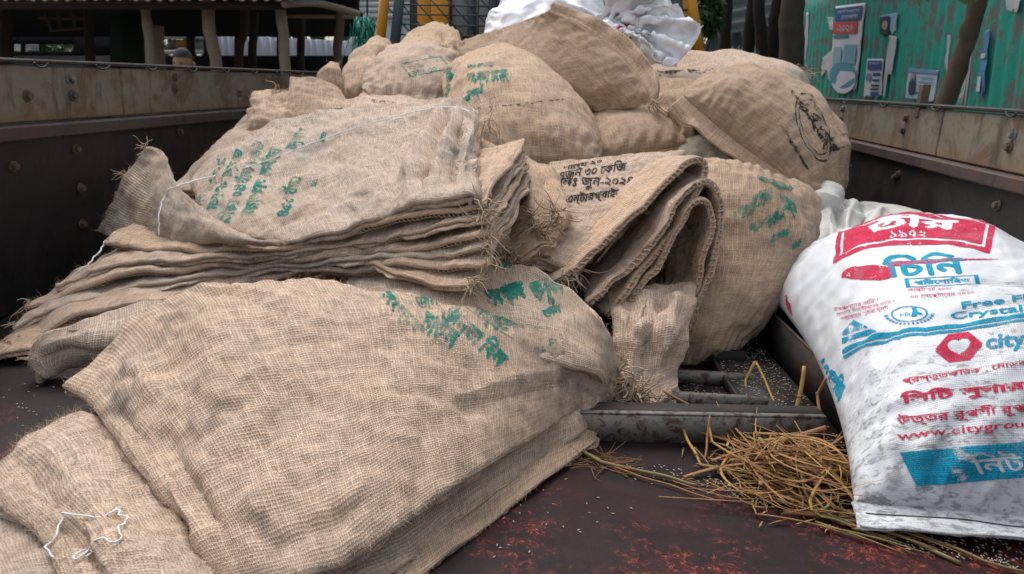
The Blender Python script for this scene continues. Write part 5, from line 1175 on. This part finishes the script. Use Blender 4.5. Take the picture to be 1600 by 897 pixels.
hd = part('head', Hd.reshape(-1, 3) + hp + [0, 0, -.02], Hf, skin, pr)
for s_ in (-1, 1):
    V, F = tubem([hp + [s_ * .074, .01, .0], hp + [s_ * .086, .02, -.02], hp + [s_ * .076, .012, -.05]], [.006, .013, .006], 6, 8); part('ear', V, F, skin, hd)
    V, F = tubem([hp + [s_ * .03 - .008, -.083, -.012], hp + [s_ * .03 + .008, -.083, -.012]], .006, 6, 4); part('eye', V, F, M['bar'], hd)
V, F = tubem([hp + [-.02, -.086, -.082], hp + [0, -.09, -.083], hp + [.02, -.086, -.082]], .004, 5, 6); part('mouth', V, F, plain('lips', (.22, .08, .07), .6), hd)
Hh, Hf = head_pts(1.09); msk = (Hh[..., 2] > .035) | ((Hh[..., 1] > .0) & (Hh[..., 2] > -.06)); keep = [f for f in Hf if msk.reshape(-1)[f].all()]
hv = Hh.reshape(-1, 3); hv = hv + np.stack([fnoise(hv, .02, 1), fnoise(hv, .02, 2), fnoise(hv, .02, 3)], 1) * .003; part('hair', hv + hp + [0, .003, -.016], np.array(keep), plain('grey_hair', (.022, .022, .023), .8, var=.4, scale=90), pr)
# ---- pale house and green net left of the cab
r = thing('siding_house', 'pale house wall of white horizontal boards left of the yellow guard', 'house', at(590, 90, y=14))
for k in range(7): wslab('siding_board', 548, -34 + k * 9.2, 660, -25.4 + k * 9.2, 14.0, plain('white_siding', (.55, .57, .58), .7), r, .05)
wslab('lower_wall', 548, 31, 660, 140, 14.1, plain('mint_wall', (.50, .62, .62), .8), r)
r = thing('fishing_net', 'bundle of green netting hanging beside the yellow guard', 'net', at(575, 95, y=6.4)); gg = np.random.default_rng(9); mb = MB()
for k in range(60):
    x0 = gg.normal(574, 8); P = [at(x0 + gg.normal() * 2, 30 + gg.normal() * 4, y=6.4 + gg.normal() * .06)] + [at(575 + (x0 - 574) * (1 + .8 * t) + gg.normal() * 4, 30 + 75 * t, y=6.4 + gg.normal() * .08) for t in (.25, .5, .75, 1)]
    mb.add(*tubem(P, .0045, 4, 12))
V, F, U = mb.get(); part('mesh_strands', V, F, plain('green_twine', (.01, .26, .17), .6), r, kind='stuff')
V, F = tubem([at(574, 32, y=6.4), at(573, -60, y=6.4)], .008, 6); part('hanging_rope', V, F, M['bar'], r)

# ---- green fence with torn posters on the right
fence_green = None
m, nt, p = newmat('peeling_green_paint'); b = NB(nt); pos = b.geo()
n1 = b.noise(b.mapping(pos, (1, 1.6, 1.0)), 3.2, 6, .75); n2 = b.noise(b.mapping(pos, (1, 26, 2.2)), 1.0, 5, .7); n3 = b.noise(pos, 30, 4)
a = b.mix(n3, (.014, .26, .19), (.035, .40, .30)); a = b.mix(b.ramp(n1, .49, .56, 0, .9), a, (.16, .155, .15)); a = b.mix(b.ramp(n2, .58, .70, 0, .8), a, (.06, .07, .065))
b.l(a, p.inputs['Base Color']); p.inputs['Roughness'].default_value = .5; fence_green = m
FX = 2.6; ft = at(1258, 20, x=FX); lean = np.array([-.075, 0, 1.0])
fence = thing('tin_fence', 'green corrugated tin fence with peeling paint and torn posters', 'fence', (FX, 6, -1))
yy = ft[1]; k = 0
while yy > 2.2:
    corrugated('sheet', (FX + .075 * 1.0 + .003 * (k % 2), yy, -1.0), (0, -1, 0), lean, .84, ft[2] + 1.0 + .35, .15, .016, fence_green, fence, .006, 3); yy -= .80; k += 1
V, F = tubem([(FX + .06, 2.2, .9), (FX + .06, ft[1], .9)], .03, 6); part('rail', V, F, woodd, fence)
def poster(label, quad4, col, patches, seed=0, torn=0.0):
    """paper pasted on the fence: quad4 = TL, TR, BR, BL photo points; patches in paper coordinates (x from left, y from top)"""
    Q = []
    for q in quad4:
        v = ray(*q); t = (FX + .075 - .03 + .0) ; Pq = at(*q, x=FX - .02); Pq = at(*q, x=FX - .02 - .075 * (Pq[2])); Q.append(Pq)
    TL, TR, BR, BL = Q; o = thing('poster', label, 'poster', BL, 'posters on the green fence')
    def f(x, y): return (TL * (1 - x) + TR * x) * (1 - y) + (BL * (1 - x) + BR * x) * y
    g_ = np.random.default_rng(seed)
    n = 24; xs = np.linspace(0, 1, n); bot = 1 - torn * np.clip(.5 + fnoise(np.stack([xs * 3, 0 * xs, 0 * xs + seed], 1), 1.2, seed), 0, 1.3)
    lft = torn * .25 * np.abs(fnoise(np.stack([xs * 3, 0 * xs + 5, 0 * xs + seed], 1), 1.0, seed + 1))
    P = np.array([[f(lft[min(n - 1, int(v * n))] + x * (1 - lft[min(n - 1, int(v * n))]), v * bot[i]) for i, x in enumerate(xs)] for v in np.linspace(0, 1, n)])
    P[..., 0] -= .004 * np.abs(fnoise(P, .2, seed + 2)); Qb = P + [.002, 0, 0]; nn = n * n; L = loop_idx(n, n)
    part('paper', np.vstack([P.reshape(-1, 3), Qb.reshape(-1, 3)]), np.vstack([gridf(n, n), gridf(n, n, nn, True), np.stack([L, L + nn, np.roll(L + nn, -1), np.roll(L, -1)], -1)]), plain('paper', col, .8, var=.1), o)
    for (x0, y0, x1, y1, c, kind) in patches:
        off = np.array([-.012, 0, 0])
        if kind == 'box':
            V = np.array([f(x0, y0), f(x1, y0), f(x1, y1), f(x0, y1)]) + off; part('printed_panel', V, [[0, 1, 2, 3]], plain('poster_ink', c, .7, var=.12), o, smooth=False)
        elif kind == 'oval':
            th = np.linspace(0, 6.283, 25)[:-1]; V = np.array([f((x0 + x1) / 2 + (x1 - x0) / 2 * math.cos(t), (y0 + y1) / 2 + (y1 - y0) / 2 * math.sin(t)) for t in th]) + off * 1.1; part('printed_panel', V, [list(range(24))], plain('poster_ink', c, .7, var=.12), o, smooth=False)
        else:
            mk = tmask(kind, 16, fat=0); ys, xs_ = np.nonzero(mk); h, w = mk.shape; V = []
            for yy_, xx in zip(ys, xs_):
                for dx, dy in ((0, 0), (1, 0), (1, 1), (0, 1)): V.append(f(x0 + (x1 - x0) * (xx + dx) / w, y1 - (y1 - y0) * (yy_ + dy) / h) + off * 1.25)
            part('lettering', np.array(V), np.arange(len(V)).reshape(-1, 4), plain('poster_ink', c, .7, var=.1), o, smooth=False, kind='stuff')
    return o
wp, bl_, dk, rd, lb = (.50, .53, .58), (.02, .07, .22), (.015, .03, .09), (.42, .05, .05), (.16, .30, .45)
poster('tall fair poster with blue headings and a red date banner', ((1305, 10), (1353, 4), (1338, 141), (1296, 136)), wp, [(.05, .03, .95, .19, bl_, 'box'), (.12, .05, .9, .11, wp, 'বািণজ্য'), (.30, .12, .85, .18, wp, 'েমলায়'), (.02, .20, .85, .34, rd, 'box'), (.15, .22, .75, .33, wp, '-২০২৬'), (.05, .355, .6, .39, (.03, .15, .25), 'box'), (.1, .5, .4, .70, (.20, .34, .42), 'box'), (.48, .47, .9, .70, (.15, .30, .38), 'box'), (.0, .68, 1.0, 1.0, (.06, .22, .30), 'oval'), (.1, .72, .98, 1.06, wp, 'oval'), (.3, .78, .8, .79, dk, 'box'), (.2, .82, .9, .83, dk, 'box')], 1, .10)
poster('torn notice with a dark portrait on pale blue paper', ((1376, 24), (1403, 20), (1399, 58), (1375, 55)), (.25, .40, .52), [(.05, .1, .62, .95, (.03, .035, .04), 'box'), (.2, .28, .55, .72, (.30, .27, .26), 'oval')], 2, .2)
poster('blue and white handbill low on the fence beside the torn strip', ((1356, 92), (1381, 92), (1377, 153), (1349, 152)), wp, [(.1, .05, .95, .28, bl_, 'box'), (.2, .08, .85, .15, wp, 'জমকােলা'), (.1, .38, .4, .56, (.13, .2, .35), 'box'), (.5, .36, .95, .44, bl_, 'box'), (.5, .52, .9, .58, bl_, 'box'), (.45, .66, .9, .71, dk, 'box'), (.4, .76, .9, .80, dk, 'box'), (.45, .85, .9, .95, bl_, 'box')], 3, .04)
poster('pale blue notice with a portrait in a dark jacket behind the rusty bracket', ((1421, 106), (1467, 110), (1459, 160), (1414, 156)), (.42, .52, .60), [(.02, .0, .98, .12, lb, 'box'), (.12, .3, .34, .85, (.04, .05, .08), 'oval'), (.14, .14, .3, .42, (.32, .28, .27), 'oval'), (.45, .25, .9, .29, lb, 'box'), (.42, .38, .92, .42, lb, 'box'), (.42, .5, .85, .54, lb, 'box'), (.3, .72, .8, .78, bl_, 'box')], 4, .04)
poster('ragged white paper strip hanging below the torn portrait notice', ((1390, 55), (1402, 58), (1388, 153), (1377, 153)), (.48, .48, .48), [], 5, .3)
poster('narrow blue and white torn strip right of the leaning trunk', ((1540, 48), (1547, 46), (1536, 168), (1523, 166)), (.10, .22, .42), [(.1, .30, .9, .36, wp, 'box'), (.1, .6, .6, .8, wp, 'box')], 6, .2)
poster('white torn poster remnant at the top right of the fence', ((1570, -10), (1596, -10), (1590, 20), (1572, 18)), (.45, .45, .45), [], 7, .3)
poster('thin white paper scrap left of the tall fair poster', ((1292, 26), (1303, 27), (1302, 48), (1294, 46)), (.42, .42, .42), [], 8, .4)
poster('curled torn paper scrap below left of the tall fair poster', ((1284, 92), (1304, 76), (1302, 128), (1282, 122)), (.40, .40, .40), [], 9, .5)
poster('long pale paper shred between the notice and the leaning trunk', ((1482, 55), (1486, 55), (1480, 112), (1475, 112)), (.45, .45, .45), [], 10, .3)
poster('dirty white shred beside the leaning trunk near the rail', ((1514, 88), (1518, 88), (1510, 165), (1496, 164)), (.40, .41, .40), [], 11, .4)
poster('thin blue-edged shred at the left end of the green fence', ((1260, 20), (1264, 20), (1260, 110), (1254, 112)), (.35, .40, .46), [], 12, .4)
# ---- grey tin house behind the trees
r = thing('tin_house', 'grey tin house with a corrugated roof edge behind the tree trunks', 'house', (2.6, 11.5, -1)); greytin = plain('grey_tin', (.075, .09, .105), .5, var=.2, scale=3); roofg = plain('grey_roof_tin', (.11, .13, .135), .5, var=.2, scale=3)
p0 = at(1098, 120, y=11.5)
for k in range(4): corrugated('wall_sheet', (p0[0] + k * .55, 11.5, -1), (1, 0, 0), (0, 0, 1), .56, 1.0 + at(1150, 45, y=11.5)[2], .16, .012, greytin, r)
q0, q1 = at(1098, 60, y=11.2), at(1262, 30, y=11.2); ud = q1 - q0
corrugated('roof_sheet', q0, (0, .35, 1), ud, 1.6, np.linalg.norm(ud), .17, .022, roofg, r)
poster('pale blue torn notices on the grey tin house between the trunks', ((1137, 72), (1160, 72), (1160, 106), (1137, 106)), (.22, .33, .48), [], 13, .4) if False else wslab('torn_notice', 1137, 72, 1146, 108, 11.45, plain('notice_blue', (.25, .36, .5), .8, var=.3, scale=9), r, .004)
wslab('torn_notice', 1149, 76, 1168, 108, 11.44, plain('notice_grey', (.16, .2, .26), .8, var=.5, scale=12), r, .004); wslab('torn_notice', 1178, 70, 1184, 108, 11.44, plain('notice_pale', (.25, .3, .36), .8, var=.4, scale=12), r, .004)

# ---- trees
bark = plain('grey_brown_bark', (.075, .058, .042), .95, var=.45, scale=22); barkd = plain('dark_bark', (.022, .018, .014), .95, var=.4, scale=22)
trees = [('slim dark tree trunk nearest to the yellow guard', ((1138, -30), (1135, 40), (1130, 112)), .060, barkd, 8.6), ('dark crooked trunk second from the yellow guard', ((1180, -30), (1172, 40), (1163, 118)), .060, barkd, 8.4),
    ('thin mossy trunk third from the yellow guard', ((1186, -30), (1189, 50), (1192, 120)), .055, barkd, 8.0), ('leaning trunk just left of the thick one', ((1224, -30), (1214, 30), (1203, 122)), .065, barkd, 8.2),
    ('thick grey-brown trunk at the left end of the green fence', ((1242, -40), (1239, 40), (1236, 124)), .108, bark, 7.6), ('brown trunk leaning to the right in front of the green fence', ((1545, -60), (1512, 60), (1468, 168)), .046, plain('brown_bark', (.085, .06, .04), .95, var=.35, scale=20), 4.4)]
for i, (lab, pts, rr, mt, y) in enumerate(trees):
    P = np.array([at(px, py, y=y) for px, py in pts]); dn = P[-1] - P[-2]; dn /= -dn[2]; b0 = P[-1] + dn * (P[-1][2] + 1.02); up_ = P[0] - P[1]; up_ /= np.linalg.norm(up_); topp = P[0] + up_ * (2.2 if i < 5 else 1.6)
    o = thing('tree', lab, 'tree', (b0[0], b0[1], -1), 'trees by the green fence'); PP = np.vstack([topp, P, b0]); q = spline(len(PP), np.linspace(0, len(PP) - 1, 26)) @ PP; q[:, 0] += .012 * fnoise(q, .5, i)
    V, F = tubem(q, [rr * .7, rr, rr * 1.05, rr * 1.2], 14); V = V + np.stack([fnoise(V, .09, 3 + i), fnoise(V, .09, 4 + i), 0 * V[:, 0]], 1) * .005; tk = part('trunk', V, F, mt, o)
    gg = np.random.default_rng(70 + i); cs = []
    for j in range(6):
        e = topp + gg.normal(size=3) * [.75, .75, .35] + [0, 0, .55]; cs.append(e); V, F = tubem([topp - up_ * .2 * j * .5, (topp + e) / 2 + [0, 0, .1], e], [rr * .45, rr * .3, .01], 7, 8); part('limb', V, F, mt, tk)
    for kk in range(2): V, F = leaves(420, clumps(cs, .55), .16, 80 + i * 2 + kk); part('crown', V, F, leafmat(kk if i != 5 else kk), o, kind='stuff')
r = thing('leafy_branch', 'drooping leafy twig at the top edge before the green fence', 'branch', at(1470, -25, y=4.3))
V, F = tubem([at(1560, -60, y=4.4), at(1500, -22, y=4.3), at(1445, -14, y=4.25)], .006, 6, 10); part('twig', V, F, bark, r)
for j, (px, py, dx, dy) in enumerate(((1438, -8, -2, 20), (1446, -10, 8, 16), (1498, -12, 16, 20), (1510, -12, 14, 22), (1520, -14, 12, 16), (1478, -14, 6, 10))):
    a, b2 = at(px, py, y=4.25), at(px + dx, py + dy, y=4.22); d = b2 - a; s_ = np.cross(d, [.2, 1, .1]); s_ /= np.linalg.norm(s_); L = np.linalg.norm(d)
    part('leaf', np.array([a, a + d * .4 + s_ * L * .2, b2, a + d * .4 - s_ * L * .2]) + [0, .01 * j, 0], [[0, 1, 2, 3]], leafmat(1), r)
r = thing('shrub', 'dark leafy shrub with pale dry vines beside the yellow guard', 'shrub', at(1110, 120, y=7.2)); cs = [at(px, py, y=7.2) for px, py in ((1104, -25), (1112, -5), (1106, 15), (1116, 28), (1108, 45))]
V, F = leaves(500, clumps(cs, .09), .09, 91); part('foliage', V, F, leafmat(0), r, kind='stuff')
for j in range(7): V, F = tubem([at(1104 + j * 2, 120, y=7.2), at(1103 + gg.normal() * 5, 80, y=7.15), at(1110 + gg.normal() * 5, 50, y=7.2), at(1108 + gg.normal() * 4, 20, y=7.2)], .006, 5, 12); part('stem', V, F, plain('dry_vine', (.20, .17, .13), .9) if j % 2 else woodd, r)
o_ = lambda r_, n: np.stack([r_.uniform(-16, 12, n), r_.uniform(17, 19.5, n), r_.uniform(-1, 5.5, n)], 1)
V, F = leaves(9000, o_, .5, 93); o = part('distant_trees', V, F, leafmat(2), None, kind='stuff'); tag(o, 'dark mass of trees far behind the sheds', 'trees', kind='stuff')
